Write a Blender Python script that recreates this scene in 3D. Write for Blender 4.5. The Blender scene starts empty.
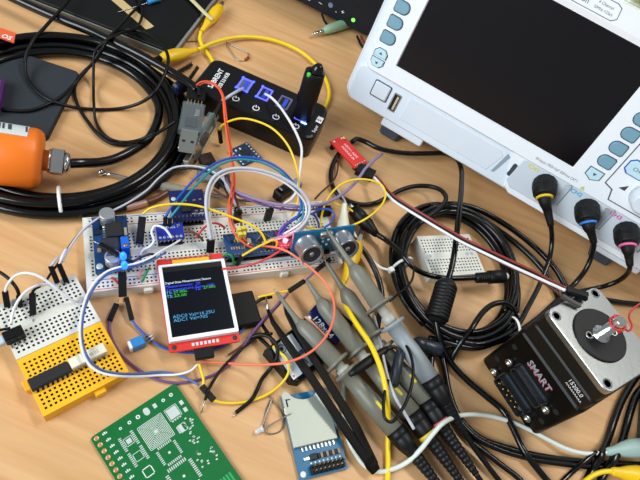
import bpy, math, random
from mathutils import Vector, Matrix
random.seed(7)
sc = bpy.context.scene
COL = sc.collection
S = 0.001                                   # every length below is in millimetres

# ------------------------------------------------------------------ camera
CAM_F, CAM_PITCH, CAM_ROLL, CAM_H = 543.1446, math.radians(52.8636), math.radians(24.0835), 315.585
_r = Vector((1, 0, 0)); _f = Vector((0, math.cos(CAM_PITCH), -math.sin(CAM_PITCH))); _u = _r.cross(_f)
CR = _r * math.cos(CAM_ROLL) + _u * math.sin(CAM_ROLL)
CU = -_r * math.sin(CAM_ROLL) + _u * math.cos(CAM_ROLL)
cam_d = bpy.data.cameras.new('camera'); cam = bpy.data.objects.new('camera', cam_d); COL.objects.link(cam)
cam_d.sensor_fit = 'HORIZONTAL'; cam_d.sensor_width = 36.0; cam_d.lens = 36.0 * CAM_F / 640
cam_d.clip_start = 0.005; cam_d.clip_end = 20
mw = Matrix.Identity(4)
for i in range(3):
    mw[i][0], mw[i][1], mw[i][2] = CR[i], CU[i], -_f[i]
mw[2][3] = CAM_H * S
cam.matrix_world = mw
sc.camera = cam

# ------------------------------------------------------------------ light
sc.view_settings.view_transform = 'Standard'; sc.view_settings.look = 'None'
sc.view_settings.gamma = 1; sc.view_settings.use_curve_mapping = False
sc.view_settings.exposure = 0.0
w = bpy.data.worlds.new('room'); sc.world = w; w.use_nodes = True
bg = w.node_tree.nodes['Background']; bg.inputs[0].default_value = (0.86, 0.93, 1.0, 1); bg.inputs[1].default_value = 0.30
def area(name, loc, target, sx, sy, power, col):
    d = bpy.data.lights.new(name, 'AREA'); d.shape = 'RECTANGLE'; d.size = sx; d.size_y = sy; d.energy = power; d.color = col
    o = bpy.data.objects.new(name, d); COL.objects.link(o); o.location = loc
    o.rotation_euler = (Vector(target) - Vector(loc)).to_track_quat('-Z', 'Y').to_euler()
    return o
area('ceiling_light', (0.65, 1.05, 2.0), (0.0, 0.25, 0), 1.2, 0.35, 26, (1.0, 0.96, 0.9))
area('window_daylight', (-1.15, -0.95, 1.15), (0.0, 0.3, 0.05), 1.4, 1.0, 46, (0.86, 0.94, 1.0))

# ------------------------------------------------------------------ helpers
def at(px, py, z=0.0):
    """desk point in mm under a picture position, at height z above the desk"""
    d = _f + CR * ((px - 320) / CAM_F) - CU * ((py - 240) / CAM_F)
    t = (z - CAM_H) / d.z
    return Vector((0, 0, CAM_H)) + d * t
def V(p):
    return p if isinstance(p, Vector) else at(*p)
def lin(c):
    c = c / 255.0
    return c / 12.92 if c <= 0.04045 else ((c + 0.055) / 1.055) ** 2.4
MATS = {}
def mat(name, rgb, rough=0.5, metal=0.0, var=0.08, scale=60.0, bump=0.0, emit=0.0, coat=0.0, alpha=1.0, trans=0.0, spec=0.5):
    if name in MATS: return MATS[name]
    m = bpy.data.materials.new(name); m.use_nodes = True; nt = m.node_tree; b = nt.nodes['Principled BSDF']
    c = [lin(v) for v in rgb]
    tc = nt.nodes.new('ShaderNodeTexCoord'); nz = nt.nodes.new('ShaderNodeTexNoise'); nz.inputs['Scale'].default_value = scale; nz.inputs['Detail'].default_value = 3
    nt.links.new(tc.outputs['Object'], nz.inputs['Vector'])
    mx = nt.nodes.new('ShaderNodeMix'); mx.data_type = 'RGBA'
    mx.inputs['A'].default_value = (*[v * (1 - var) for v in c], 1); mx.inputs['B'].default_value = (*[min(1, v * (1 + var)) for v in c], 1)
    nt.links.new(nz.outputs['Fac'], mx.inputs['Factor']); nt.links.new(mx.outputs['Result'], b.inputs['Base Color'])
    b.inputs['Roughness'].default_value = rough; b.inputs['Metallic'].default_value = metal
    b.inputs['Specular IOR Level'].default_value = spec
    b.inputs['Coat Weight'].default_value = coat
    b.inputs['Alpha'].default_value = alpha; b.inputs['Transmission Weight'].default_value = trans
    if bump:
        bp = nt.nodes.new('ShaderNodeBump'); bp.inputs['Strength'].default_value = bump; bp.inputs['Distance'].default_value = 0.0004
        n2 = nt.nodes.new('ShaderNodeTexNoise'); n2.inputs['Scale'].default_value = scale * 12
        nt.links.new(tc.outputs['Object'], n2.inputs['Vector']); nt.links.new(n2.outputs['Fac'], bp.inputs['Height']); nt.links.new(bp.outputs['Normal'], b.inputs['Normal'])
    if emit:
        b.inputs['Emission Color'].default_value = (*c, 1); b.inputs['Emission Strength'].default_value = emit
    MATS[name] = m
    return m

def frame(o, xdir, up=Vector((0, 0, 1))):
    """matrix with origin o, x along xdir, z near up"""
    x = xdir.normalized(); y = up.cross(x).normalized(); z = x.cross(y)
    m = Matrix.Identity(4)
    for i in range(3): m[i][0], m[i][1], m[i][2], m[i][3] = x[i], y[i], z[i], o[i]
    return m
def flat(o, a):                               # yaw only frame at o, x towards a (both on one level)
    d = a - o; d.z = 0
    return frame(o, d)
def axis_frame(p, q):                         # z along p -> q
    z = (q - p).normalized(); up = Vector((0, 0, 1)) if abs(z.z) < 0.95 else Vector((0, 1, 0))
    x = up.cross(z).normalized(); y = z.cross(x)
    m = Matrix.Identity(4)
    for i in range(3): m[i][0], m[i][1], m[i][2], m[i][3] = x[i], y[i], z[i], p[i]
    return m
def rrect(x0, x1, y0, y1, r, n=4):
    r = min(r, (x1 - x0) / 2 - 1e-4, (y1 - y0) / 2 - 1e-4); out = []
    for cx, cy, a0 in ((x1 - r, y1 - r, 0), (x0 + r, y1 - r, 90), (x0 + r, y0 + r, 180), (x1 - r, y0 + r, 270)):
        for k in range(n + 1):
            a = math.radians(a0 + 90 * k / n); out.append((cx + r * math.cos(a), cy + r * math.sin(a)))
    return out
def spline(pts, seg=6):
    P = [V(p) for p in pts]
    if len(P) == 2: return P
    Q = [P[0] * 2 - P[1]] + P + [P[-1] * 2 - P[-2]]; out = []
    for i in range(1, len(Q) - 2):
        a, b, c, d = Q[i - 1:i + 3]
        t0 = 0.0; t1 = t0 + max(1e-3, (b - a).length) ** .5; t2 = t1 + max(1e-3, (c - b).length) ** .5; t3 = t2 + max(1e-3, (d - c).length) ** .5
        for k in range(seg):
            t = t1 + (t2 - t1) * k / seg
            A1 = a * ((t1 - t) / (t1 - t0)) + b * ((t - t0) / (t1 - t0)); A2 = b * ((t2 - t) / (t2 - t1)) + c * ((t - t1) / (t2 - t1)); A3 = c * ((t3 - t) / (t3 - t2)) + d * ((t - t2) / (t3 - t2))
            B1 = A1 * ((t2 - t) / (t2 - t0)) + A2 * ((t - t0) / (t2 - t0)); B2 = A2 * ((t3 - t) / (t3 - t1)) + A3 * ((t - t1) / (t3 - t1))
            out.append(B1 * ((t2 - t) / (t2 - t1)) + B2 * ((t - t1) / (t2 - t1)))
    out.append(P[-1])
    return out

class MB:
    def __init__(s, M=None):
        s.v = []; s.f = []; s.mi = []; s.sm = []; s.M = M or Matrix.Identity(4)
    def add(s, vs, fs, mi=0, smooth=False):
        o = len(s.v); s.v += [s.M @ Vector(v) for v in vs]
        for f in fs: s.f.append([i + o for i in f]); s.mi.append(mi); s.sm.append(smooth)
        return s
    def box(s, x0, x1, y0, y1, z0, z1, b=0.0, mi=0):
        if b <= 0:
            return s.add([(x, y, z) for z in (z0, z1) for y in (y0, y1) for x in (x0, x1)],
                  [(0, 2, 3, 1), (4, 5, 7, 6), (0, 1, 5, 4), (2, 6, 7, 3), (0, 4, 6, 2), (1, 3, 7, 5)], mi)
        b = min(b, (x1 - x0) / 2.01, (y1 - y0) / 2.01, (z1 - z0) / 2.01)
        rings = []
        for z, i in ((z0, b), (z0 + b, 0), (z1 - b, 0), (z1, b)):
            X0, X1, Y0, Y1 = x0 + i, x1 - i, y0 + i, y1 - i; c = b if i == 0 else 0.35 * b
            rings.append([(X1 - c, Y0, z), (X1, Y0 + c, z), (X1, Y1 - c, z), (X1 - c, Y1, z), (X0 + c, Y1, z), (X0, Y1 - c, z), (X0, Y0 + c, z), (X0 + c, Y0, z)])
        return s.loft(rings, mi=mi)
    def loft(s, rings, mi=0, smooth=False, cap0=True, cap1=True, closed=True):
        n = len(rings[0]); vs = [p for r in rings for p in r]; fs = []
        for k in range(len(rings) - 1):
            for i in range(n if closed else n - 1):
                j = (i + 1) % n; fs.append((k * n + i, k * n + j, (k + 1) * n + j, (k + 1) * n + i))
        s.add(vs, fs, mi, smooth); o = len(s.v) - len(vs)
        if cap0: s.f.append([o + i for i in range(n)][::-1]); s.mi.append(mi); s.sm.append(False)
        if cap1: s.f.append([o + (len(rings) - 1) * n + i for i in range(n)]); s.mi.append(mi); s.sm.append(False)
        return s
    def prism(s, poly, z0, z1, b=0.0, mi=0, smooth=False):
        if b <= 0: return s.loft([[(x, y, z0) for x, y in poly], [(x, y, z1) for x, y in poly]], mi, smooth)
        cx = sum(p[0] for p in poly) / len(poly); cy = sum(p[1] for p in poly) / len(poly)
        hx = max(abs(p[0] - cx) for p in poly); hy = max(abs(p[1] - cy) for p in poly)
        q = [(cx + (x - cx) * (1 - b / hx), cy + (y - cy) * (1 - b / hy)) for x, y in poly]
        return s.loft([[(x, y, z0) for x, y in poly], [(x, y, z1 - b) for x, y in poly], [(x, y, z1) for x, y in q]], mi, smooth)
    def lathe(s, prof, n=16, mi=0, smooth=True, sx=1.0, sy=1.0):
        """profile [(r, z)], axis local z"""
        rings = [[(max(r, 1e-3) * sx * math.cos(2 * math.pi * k / n), max(r, 1e-3) * sy * math.sin(2 * math.pi * k / n), z) for k in range(n)] for r, z in prof]
        return s.loft(rings, mi, smooth)
    def tube(s, pts, r, n=8, mi=0, seg=6, raw=False, flatten=1.0):
        P = pts if raw else spline(pts, seg)
        M0 = s.M; s.M = Matrix.Identity(4)
        rings = []; t0 = (P[1] - P[0]).normalized(); nrm = Vector((0, 0, 1)).cross(t0)
        if nrm.length < 1e-3: nrm = Vector((1, 0, 0))
        nrm.normalize()
        for i, p in enumerate(P):
            t = (P[min(i + 1, len(P) - 1)] - P[max(i - 1, 0)])
            if t.length < 1e-9: t = t0
            t = t.normalized(); nrm = (nrm - t * nrm.dot(t))
            if nrm.length < 1e-6: nrm = t.orthogonal()
            nrm.normalize(); bn = t.cross(nrm)
            rr = r(i / (len(P) - 1)) if callable(r) else r
            rings.append([p + nrm * rr * math.cos(2 * math.pi * k / n) + bn * rr * flatten * math.sin(2 * math.pi * k / n) for k in range(n)])
        s.loft(rings, mi, True); s.M = M0
        return s
    def cyl(s, p, q, r, r1=None, n=12, mi=0):
        p, q = V(p), V(q); M0 = s.M; s.M = M0 @ axis_frame(p, q); L = (q - p).length
        s.lathe([(r, 0), (r if r1 is None else r1, L)], n, mi); s.M = M0
        return s
    def build(s, name, mats, parent=None, label=None, cat=None, group=None, kind=None, org=None):
        if not isinstance(mats, (list, tuple)): mats = [mats]
        if org is None:
            if parent is not None: org = Vector(parent['_o'])
            else:
                n = len(s.v); org = Vector((sum(v.x for v in s.v) / n, sum(v.y for v in s.v) / n, min(v.z for v in s.v)))
        me = bpy.data.meshes.new(name); me.from_pydata([(v - org) * S for v in s.v], [], s.f)
        for m in mats: me.materials.append(m)
        me.polygons.foreach_set('material_index', s.mi); me.polygons.foreach_set('use_smooth', s.sm); me.update()
        o = bpy.data.objects.new(name, me); COL.objects.link(o)
        if parent is None: o.location = org * S; o['_o'] = tuple(org)
        else: o.parent = parent; o['_o'] = tuple(org)
        return tag(o, label, cat, group, kind)
def tag(o, label=None, cat=None, group=None, kind=None):
    if label: o['label'] = label
    if cat: o['category'] = cat
    if group: o['group'] = group
    if kind: o['kind'] = kind
    return o
def thing(name, label, cat, loc, group=None):
    o = bpy.data.objects.new(name, None); COL.objects.link(o); o.empty_display_size = 0.01
    loc = Vector(loc); o.location = loc * S; o['_o'] = tuple(loc)
    return tag(o, label, cat, group)
def text(parent, s, M, size, m, name='lettering', extrude=0.04, align='LEFT', sx=1.0, bold=0.0):
    """raised print: M places the text plane (x along the line, z out)"""
    cu = bpy.data.curves.new('t', 'FONT'); cu.body = s; cu.size = size; cu.extrude = extrude; cu.align_x = align; cu.resolution_u = 2; cu.offset = bold
    o = bpy.data.objects.new('t', cu); me = bpy.data.meshes.new_from_object(o)
    b = MB(M @ Matrix.Diagonal((sx, 1, 1, 1))); b.add([tuple(v.co) for v in me.vertices], [list(p.vertices) for p in me.polygons])
    bpy.data.objects.remove(o); bpy.data.curves.remove(cu); bpy.data.meshes.remove(me)
    return b.build(name, m, parent)
def T(x, y, z=0): return Matrix.Translation((x, y, z))
def RZ(a): return Matrix.Rotation(math.radians(a), 4, 'Z')
def RX(a): return Matrix.Rotation(math.radians(a), 4, 'X')
def RY(a): return Matrix.Rotation(math.radians(a), 4, 'Y')

# ------------------------------------------------------------------ materials
BLK = mat('black_plastic', (10, 10, 11), 0.45, spec=0.25); BLKG = mat('black_gloss', (8, 8, 9), 0.18); RUB = mat('black_rubber', (14, 14, 14), 0.5, spec=0.3)
CAB = mat('black_cable', (5, 5, 5), 0.2, spec=0.45); CABM = mat('black_cable_matte', (12, 11, 10), 0.4, spec=0.28)
CHR = mat('chrome', (215, 215, 212), 0.18, 1.0); STE = mat('tin_plate', (188, 190, 182), 0.3, 1.0); GOLD = mat('gold_plate', (214, 170, 90), 0.3, 1.0); LEAD = mat('solder', (180, 180, 178), 0.4, 0.9)
WHT = mat('white_plastic', (236, 238, 238), 0.4); NYL = mat('natural_nylon', (228, 228, 222), 0.4); INK = mat('white_print', (235, 235, 235), 0.6); DINK = mat('dark_print', (60, 66, 74), 0.6)
BBW = mat('breadboard_white', (216, 215, 204), 0.5); BBH = mat('breadboard_hole', (20, 20, 20), 0.9); BBY = mat('breadboard_yellow', (250, 184, 24), 0.45)
YEL = mat('yellow_vinyl', (240, 205, 20), 0.4); YLB = mat('yellow_boot', (236, 190, 14), 0.38); RED = mat('red_vinyl', (205, 45, 40), 0.4); ORG = mat('orange_vinyl', (240, 100, 45), 0.4)
SAL = mat('salmon_vinyl', (240, 120, 85), 0.42); BLU = mat('blue_vinyl', (28, 80, 175), 0.4); TEA = mat('teal_vinyl', (20, 135, 150), 0.4); GRY = mat('grey_vinyl', (190, 192, 200), 0.42)
PUR = mat('purple_vinyl', (110, 75, 130), 0.42); MAU = mat('mauve_vinyl', (142, 126, 162), 0.45); BRN = mat('brown_vinyl', (95, 55, 40), 0.45); WHV = mat('white_vinyl', (232, 232, 232), 0.38); GRN = mat('green_vinyl', (30, 130, 60), 0.4); SLB = mat('slate_blue_vinyl', (70, 105, 165), 0.4)
PCBB = mat('blue_pcb', (14, 60, 110), 0.35, var=0.15, scale=300); PCBD = mat('navy_pcb', (14, 24, 80), 0.35, var=0.15, scale=300); PCBR = mat('red_pcb', (215, 40, 32), 0.4, var=0.1, scale=300); PCBT = mat('teal_pcb', (16, 100, 140), 0.4, var=0.15, scale=300); PCBG = mat('green_pcb', (5, 104, 48), 0.45, var=0.12, scale=200, spec=0.25)
CHIP = mat('chip_epoxy', (20, 20, 21), 0.55); CER = mat('ceramic_component', (150, 130, 100), 0.5); SILK = mat('silkscreen', (225, 232, 225), 0.6); PAD = mat('tinned_pad', (205, 215, 210), 0.4, 0.3)
PRB = mat('probe_grey', (118, 117, 104), 0.4); PRB2 = mat('probe_body_grey', (142, 150, 154), 0.45)

# ------------------------------------------------------------------ desk
def desk_material():
    m = bpy.data.materials.new('beech_laminate'); m.use_nodes = True; nt = m.node_tree; b = nt.nodes['Principled BSDF']
    tc = nt.nodes.new('ShaderNodeTexCoord'); mp = nt.nodes.new('ShaderNodeMapping'); mp.inputs['Rotation'].default_value = (0, 0, math.radians(-33)); mp.inputs['Scale'].default_value = (6, 90, 6)
    nt.links.new(tc.outputs['Object'], mp.inputs['Vector'])
    n1 = nt.nodes.new('ShaderNodeTexNoise'); n1.inputs['Scale'].default_value = 1.3; n1.inputs['Detail'].default_value = 5; n1.inputs['Distortion'].default_value = 0.6
    n2 = nt.nodes.new('ShaderNodeTexNoise'); n2.inputs['Scale'].default_value = 9; n2.inputs['Detail'].default_value = 2
    nt.links.new(mp.outputs['Vector'], n1.inputs['Vector']); nt.links.new(mp.outputs['Vector'], n2.inputs['Vector'])
    cr = nt.nodes.new('ShaderNodeValToRGB'); e = cr.color_ramp.elements
    e[0].position = 0.3; e[0].color = (lin(206), lin(157), lin(104), 1); e[1].position = 0.72; e[1].color = (lin(226), lin(181), lin(130), 1)
    nt.links.new(n1.outputs['Fac'], cr.inputs['Fac'])
    mx = nt.nodes.new('ShaderNodeMix'); mx.data_type = 'RGBA'; mx.blend_type = 'MULTIPLY'; mx.inputs['Factor'].default_value = 0.16
    nt.links.new(cr.outputs['Color'], mx.inputs['A']); nt.links.new(n2.outputs['Color'], mx.inputs['B'])
    nt.links.new(mx.outputs['Result'], b.inputs['Base Color']); b.inputs['Roughness'].default_value = 0.42; b.inputs['Specular IOR Level'].default_value = 0.35
    return m
MB().box(-1000, 1000, -500, 1500, -25, 0, 1.5).build('desk', desk_material(), label='light beech wood-grain desk top under all the electronics', cat='desk', org=Vector((0, 0, 0)))
# ------------------------------------------------------------------ oscilloscope
SO = Vector((-0.2075, 376.884, 66.165)); _ya, _ti = -0.170594, 0.251639
SU = Vector((math.cos(_ya), math.sin(_ya), 0)); _h0 = Vector((-math.sin(_ya), math.cos(_ya), 0))
SV = _h0 * math.sin(_ti) + Vector((0, 0, math.cos(_ti))); SW = SU.cross(SV)
SM = Matrix.Identity(4)
for i in range(3): SM[i][0], SM[i][1], SM[i][2], SM[i][3] = SU[i], SV[i], SW[i], SO[i]
def F(u, v, w=0.0): return SM @ Vector((u, v, w))
SHELL = mat('scope_shell', (226, 233, 240), 0.42, var=0.03); BEZ = mat('scope_bezel', (246, 249, 252), 0.4, var=0.02); LOW = mat('scope_lower_panel', (226, 236, 244), 0.45, var=0.03); PLT = mat('scope_input_plate', (212, 220, 228), 0.45, var=0.03)
KEY = mat('soft_key_blue', (122, 166, 184), 0.5); KEYL = mat('pale_key', (200, 234, 242), 0.5); LINE = mat('panel_line', (70, 80, 98), 0.6)
scope = thing('oscilloscope', 'white bench oscilloscope with large dark screen at the top right', 'oscilloscope', (90, 400, 0))
rings = []
for w_, i_, r_ in ((-7, 3, 9), (-10, 0.6, 11), (-14, 0, 12), (-50, 1, 13)):
    rings.append([(x, y, w_) for x, y in rrect(-34 + i_, 288 - i_, -48 + i_, 112 - i_, r_)])
rings.append([(x, y, -105) for x, y in rrect(-12, 268, -26, 100, 14)]); rings.append([(x, y, -112) for x, y in rrect(-4, 260, -20, 94, 10)])
MB(SM).loft(rings[::-1], smooth=False).build('shell', SHELL, scope)
fr = [[(x, y, -8) for x, y in rrect(-25, 281, -14.5, 108.5, 7)], [(x, y, -1.4) for x, y in rrect(-24.6, 280.6, -14.2, 108.2, 7)], [(x, y, 0) for x, y in rrect(-23.4, 279.4, -13, 107, 6)],
      [(x, y, 0) for x, y in rrect(-1.6, 155.6, -1.6, 93.5, 1.2)], [(x, y, -1.0) for x, y in rrect(-0.9, 154.9, -0.9, 89.6, 0.6)]]
MB(SM).loft(fr, cap0=False, cap1=False).build('front_bezel', BEZ, scope)
SCR = mat('screen_glass', (14, 11, 15), 0.22, spec=0.4, var=0.02); MB(SM).box(-1.2, 155.2, -1.2, 90, -3.5, -1.0).build('screen', SCR, scope)
# lower strip under the screen
MB(SM).prism(rrect(-29, 285, -45.5, -13, 6), -9, -3.6, b=1.2).build('lower_panel', LOW, scope)
MB(SM).prism([(20, -39), (103, -39), (108, -22), (104, -18), (20, -18)], -7, -3.1, b=0.6).build('recess_panel', SHELL, scope, label='pale blank panel below the screen')
MB(SM).prism([(106.5, -38), (109, -37), (113, -20), (110, -18)], -6, -3.2).build('groove', mat('groove_grey', (150, 162, 174), 0.6), scope)
def dkey(cx, cy, w_, h_, side):
    a = []
    hw, hh = w_ / 2, h_ / 2
    pts = [(-hw, -hh * .75), (-hw * .8, -hh), (hw * .25, -hh)] + [(hw * .25 + hw * .75 * math.sin(t), -hh * math.cos(t)) for t in [math.pi * k / 8 for k in range(1, 8)]] + [(hw * .25, hh), (-hw * .8, hh), (-hw, hh * .75)]
    return [(cx + side * x, cy + y * 1.0) for x, y in (pts if side > 0 else pts[::-1])]
for side, u_, vs in ((-1, -16, (14.8, 27.2, 39.3, 51.5, 63.7, 76)), (1, 170.6, (15.1, 27.4, 39.6, 51.8, 64, 76))):
    for v_ in vs:
        k = MB(SM).prism(dkey(u_, v_, 11.2, 8.6, 1 if side < 0 else -1), -0.5, 1.5, b=0.6).build('soft_key', KEY, scope)
        MB(SM).prism(dkey(u_ + .5 * side * 0, v_, 12.6, 10, 1 if side < 0 else -1), -0.5, 0.14).build('key_surround', LINE, k)
for v_, sgn in ((2.1, 1), (-5.9, -1)):
    o = [(-16 + x, v_ + sgn * y) for x, y in ((-5.2, -3.1), (5.2, -3.1), (5.2, 0.5), (2.6, 3.2), (-2.6, 3.2), (-5.2, 0.5))]
    k = MB(SM).prism(o if sgn > 0 else o[::-1], -0.5, 1.5, b=0.5).build('arrow_key', KEYL, scope)
    tri = [(-16 - 1.5, v_ - .8 * sgn), (-16 + 1.5, v_ - .8 * sgn), (-16, v_ + 1.2 * sgn)]
    MB(SM).prism(tri if sgn > 0 else tri[::-1], 1.5, 1.62).build('arrow_mark', LINE, k)
    o2 = [(-16 + (x + 16) * 1.14, v_ + (y - v_) * 1.16) for x, y in o]; MB(SM).prism(o2 if sgn > 0 else o2[::-1], -0.5, 0.12).build('key_surround', LINE, k)
o = [(164.8, 6.5), (164.8, 0.5), (170, -2), (175.4, 0.5), (175.4, 6.5)]
k = MB(SM).prism(o, -0.5, 1.5, b=0.5).build('arrow_key', KEYL, scope)
MB(SM).prism([(168.6, 4), (170, 1.6), (171.4, 4)], 1.5, 1.62).build('arrow_mark', LINE, k)
MB(SM).prism([(170 + (x - 170) * 1.16, 3 + (y - 3) * 1.18) for x, y in o], -0.5, 0.12).build('key_surround', LINE, k)
pb = MB(SM).prism(rrect(-10.4, 3.4, -32.4, -19.8, 1.2), -6, -2.0, b=0.8).build('power_button', SHELL, scope)
MB(SM).prism(rrect(-11.4, 4.4, -33.4, -18.9, 1.6), -6, -3.3).build('button_surround', LINE, pb)
up_ = MB(SM).prism(rrect(7.4, 14.4, -37, -21, 0.8), -6, -3.2, b=0.2).build('usb_port', LEAD, scope)
MB(SM).box(8.4, 13.4, -35.9, -22.1, -5.2, -3.1).build('slot', BBH, up_); MB(SM).box(10.8, 12.6, -35, -23, -5, -2.9).build('contact_tongue', mat('usb_tongue', (200, 185, 150), 0.5), up_)
# channel inputs
MB(SM).prism([(112, -13.2), (285, -13.2), (285, -46.5), (128, -46.5), (122, -43)][::-1], -8, -1.8, b=1.2).build('input_panel', BEZ, scope)
for n_, (u_, cname, rgb) in enumerate(((146, 'yellow', (230, 215, 30)), (183, 'cyan', (40, 175, 215)), (217, 'magenta', (225, 60, 150)))):
    pl = MB(SM).prism([(u_ - 26, -36), (u_ - 20, -41), (u_ + 12, -41), (u_ + 18, -34), (u_ + 18, -15), (u_ + 13, -11), (u_ - 17, -11), (u_ - 24, -15)][0:8], -6, -1.0, b=0.8).build('input_plate', PLT, scope)
    MB(SM).prism([(u_ + 17.6, -15.2), (u_ + 12.9, -11.4), (u_ + 14, -10.6), (u_ + 18.8, -14.6), (u_ + 18.8, -34), (u_ + 17.6, -34)], -5, -0.9).build('plate_edge', mat('plate_outline_grey', (142, 152, 164), 0.6), pl)  # grey outline strip along the right side of each input plate
    text(pl, 'CH%d' % (n_ + 1), SM @ T(u_ - 18.5, -18.4, -0.98), 4.6, mat('ch_' + cname, rgb, 0.5), sx=1.1, bold=0.12)
    MB(SM @ T(u_, -24, -2)).lathe([(7.2, 0), (7.2, 2), (4.9, 2.2), (4.9, 10)], 20).build('input_socket', CHR, scope)
MB(SM).prism(rrect(118, 121.4, -33, -21.5, 1.2), -5, -1.3).build('probe_compensation_slot', DINK, scope)
text(scope, 'All Inputs 1M\u03a9=15pF 300Vrms CAT I', SM @ T(128.5, -9.6, 0.02), 3.2, DINK, sx=0.72)
MB(SM).prism([(168.4, -12.2), (172.6, -12.2), (170.5, -8.8)], 0, 0.12).build('warning_triangle', mat('warn', (214, 206, 130), 0.6), scope)
# right-hand control field
def outline(poly, w_, z0, z1):
    b = MB(SM); n = len(poly); cx = sum(p[0] for p in poly) / n; cy = sum(p[1] for p in poly) / n
    inn = [(cx + (x - cx) * (1 - w_ / max(6, abs(x - cx) + 1)), cy + (y - cy) * (1 - w_ / max(6, abs(y - cy) + 1))) for x, y in poly]
    return b.loft([[(x, y, z0) for x, y in poly], [(x, y, z1) for x, y in poly], [(x, y, z1) for x, y in inn], [(x, y, z0) for x, y in inn]], cap0=False, cap1=False)
outline([(180, 1), (187, -1), (190, -9), (236, -9), (236, 100), (180, 100)], 0.8, 0, 0.15).build('control_outline', LINE, scope)
for v_, t_, rgb in ((21, 'CH4', (40, 90, 190)), (38, 'CH3', (225, 80, 150)), (55, 'CH2', (40, 160, 200)), (72, 'CH1', (220, 200, 40))):
    P8 = [(184, v_ - 3), (187, v_ - 5.5), (197, v_ - 5.5), (200, v_ - 3), (200, v_ + 3), (197, v_ + 5.5), (187, v_ + 5.5), (184, v_ + 3)]
    k = MB(SM).prism(P8, 0, 1.6, b=0.5).build('channel_button', KEYL, scope)
    MB(SM).prism([(192 + (x - 192) * 1.12, v_ + (y - v_) * 1.16) for x, y in P8], 0, 0.16).build('button_outline', mat('ring_' + t_, rgb, 0.5), k)
    text(k, t_, SM @ T(192, v_ - 1.4, 1.62), 4, DINK, align='CENTER')
for u_, v_ in ((208, 6), (216, 34)):
    kn = MB(SM @ T(u_, v_)).lathe([(9.6, 0), (9.2, 6), (8.2, 13), (7.0, 14)], 24).build('knob', SHELL, scope)
MB(SM).prism([(190, 3), (195, 3), (195, 8)], 0, 0.12).build('scale_mark', DINK, scope)
# name plate above the screen
pl = outline([(60, 94.6), (113, 94.6), (116, 97), (114.5, 104), (111, 105.5), (60, 105.5)], 0.5, 0, 0.12).build('name_plate', LINE, scope)
text(pl, 'UltraVision', SM @ T(72, 97.2, 0.02), 5.2, mat('navy_print', (30, 50, 110), 0.6), sx=0.95)
MB(SM).prism([(88, 101.5), (92, 101.2), (95, 104), (91, 104.6)], 0, 0.12).build('logo_swoosh', mat('logo_blue', (40, 100, 210), 0.6), pl)
text(pl, '4 Channel', SM @ T(99.6, 100.8, 0.02), 2.6, DINK); text(pl, '50MHz 1GSa/s', SM @ T(98.6, 97.2, 0.02), 2.6, DINK, sx=0.85)
# feet
for u0, u1 in ((8, 47), (212, 250)):
    ft = MB(SM).prism(rrect(u0, u1, -53, -44, 1.5), -24, -6, b=0.8).build('stand_foot', SHELL, scope)
    a, b_ = F(u0 + 1, -52, -16), F(u0 + 19, -52, -16)
    m = flat(Vector((a.x, a.y, 0)), Vector((b_.x, b_.y, 0)))
    MB(m).box(0, 18, -6, 9, 0, 17.5, 2).build('rubber_foot', mat('foot_rubber', (62, 70, 82), 0.7), ft)
for u0 in (20, 230):
    a = F(u0, -24, -100); MB().cyl(Vector((a.x, a.y, 0)), Vector((a.x, a.y, max(4, a.z + 3))), 6).build('rear_foot', RUB, scope)
# yellow note block on the scope top
d_ = (_f + CR * ((641 - 320) / CAM_F) - CU * ((1 - 240) / CAM_F)); o_ = Vector((0, 0, CAM_H)); t_ = ((F(0, 112) - o_).dot(SV)) / d_.dot(SV); q_ = o_ + d_ * t_
MB(Matrix.Translation(q_) @ SM.to_3x3().to_4x4() @ RX(-90)).box(-9, 22, -8, 22, 0.2, 7, 1).build('note_block', mat('note_yellow', (225, 215, 30), 0.6), label='bright yellow block lying on the oscilloscope top in the corner', cat='note block')

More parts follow.
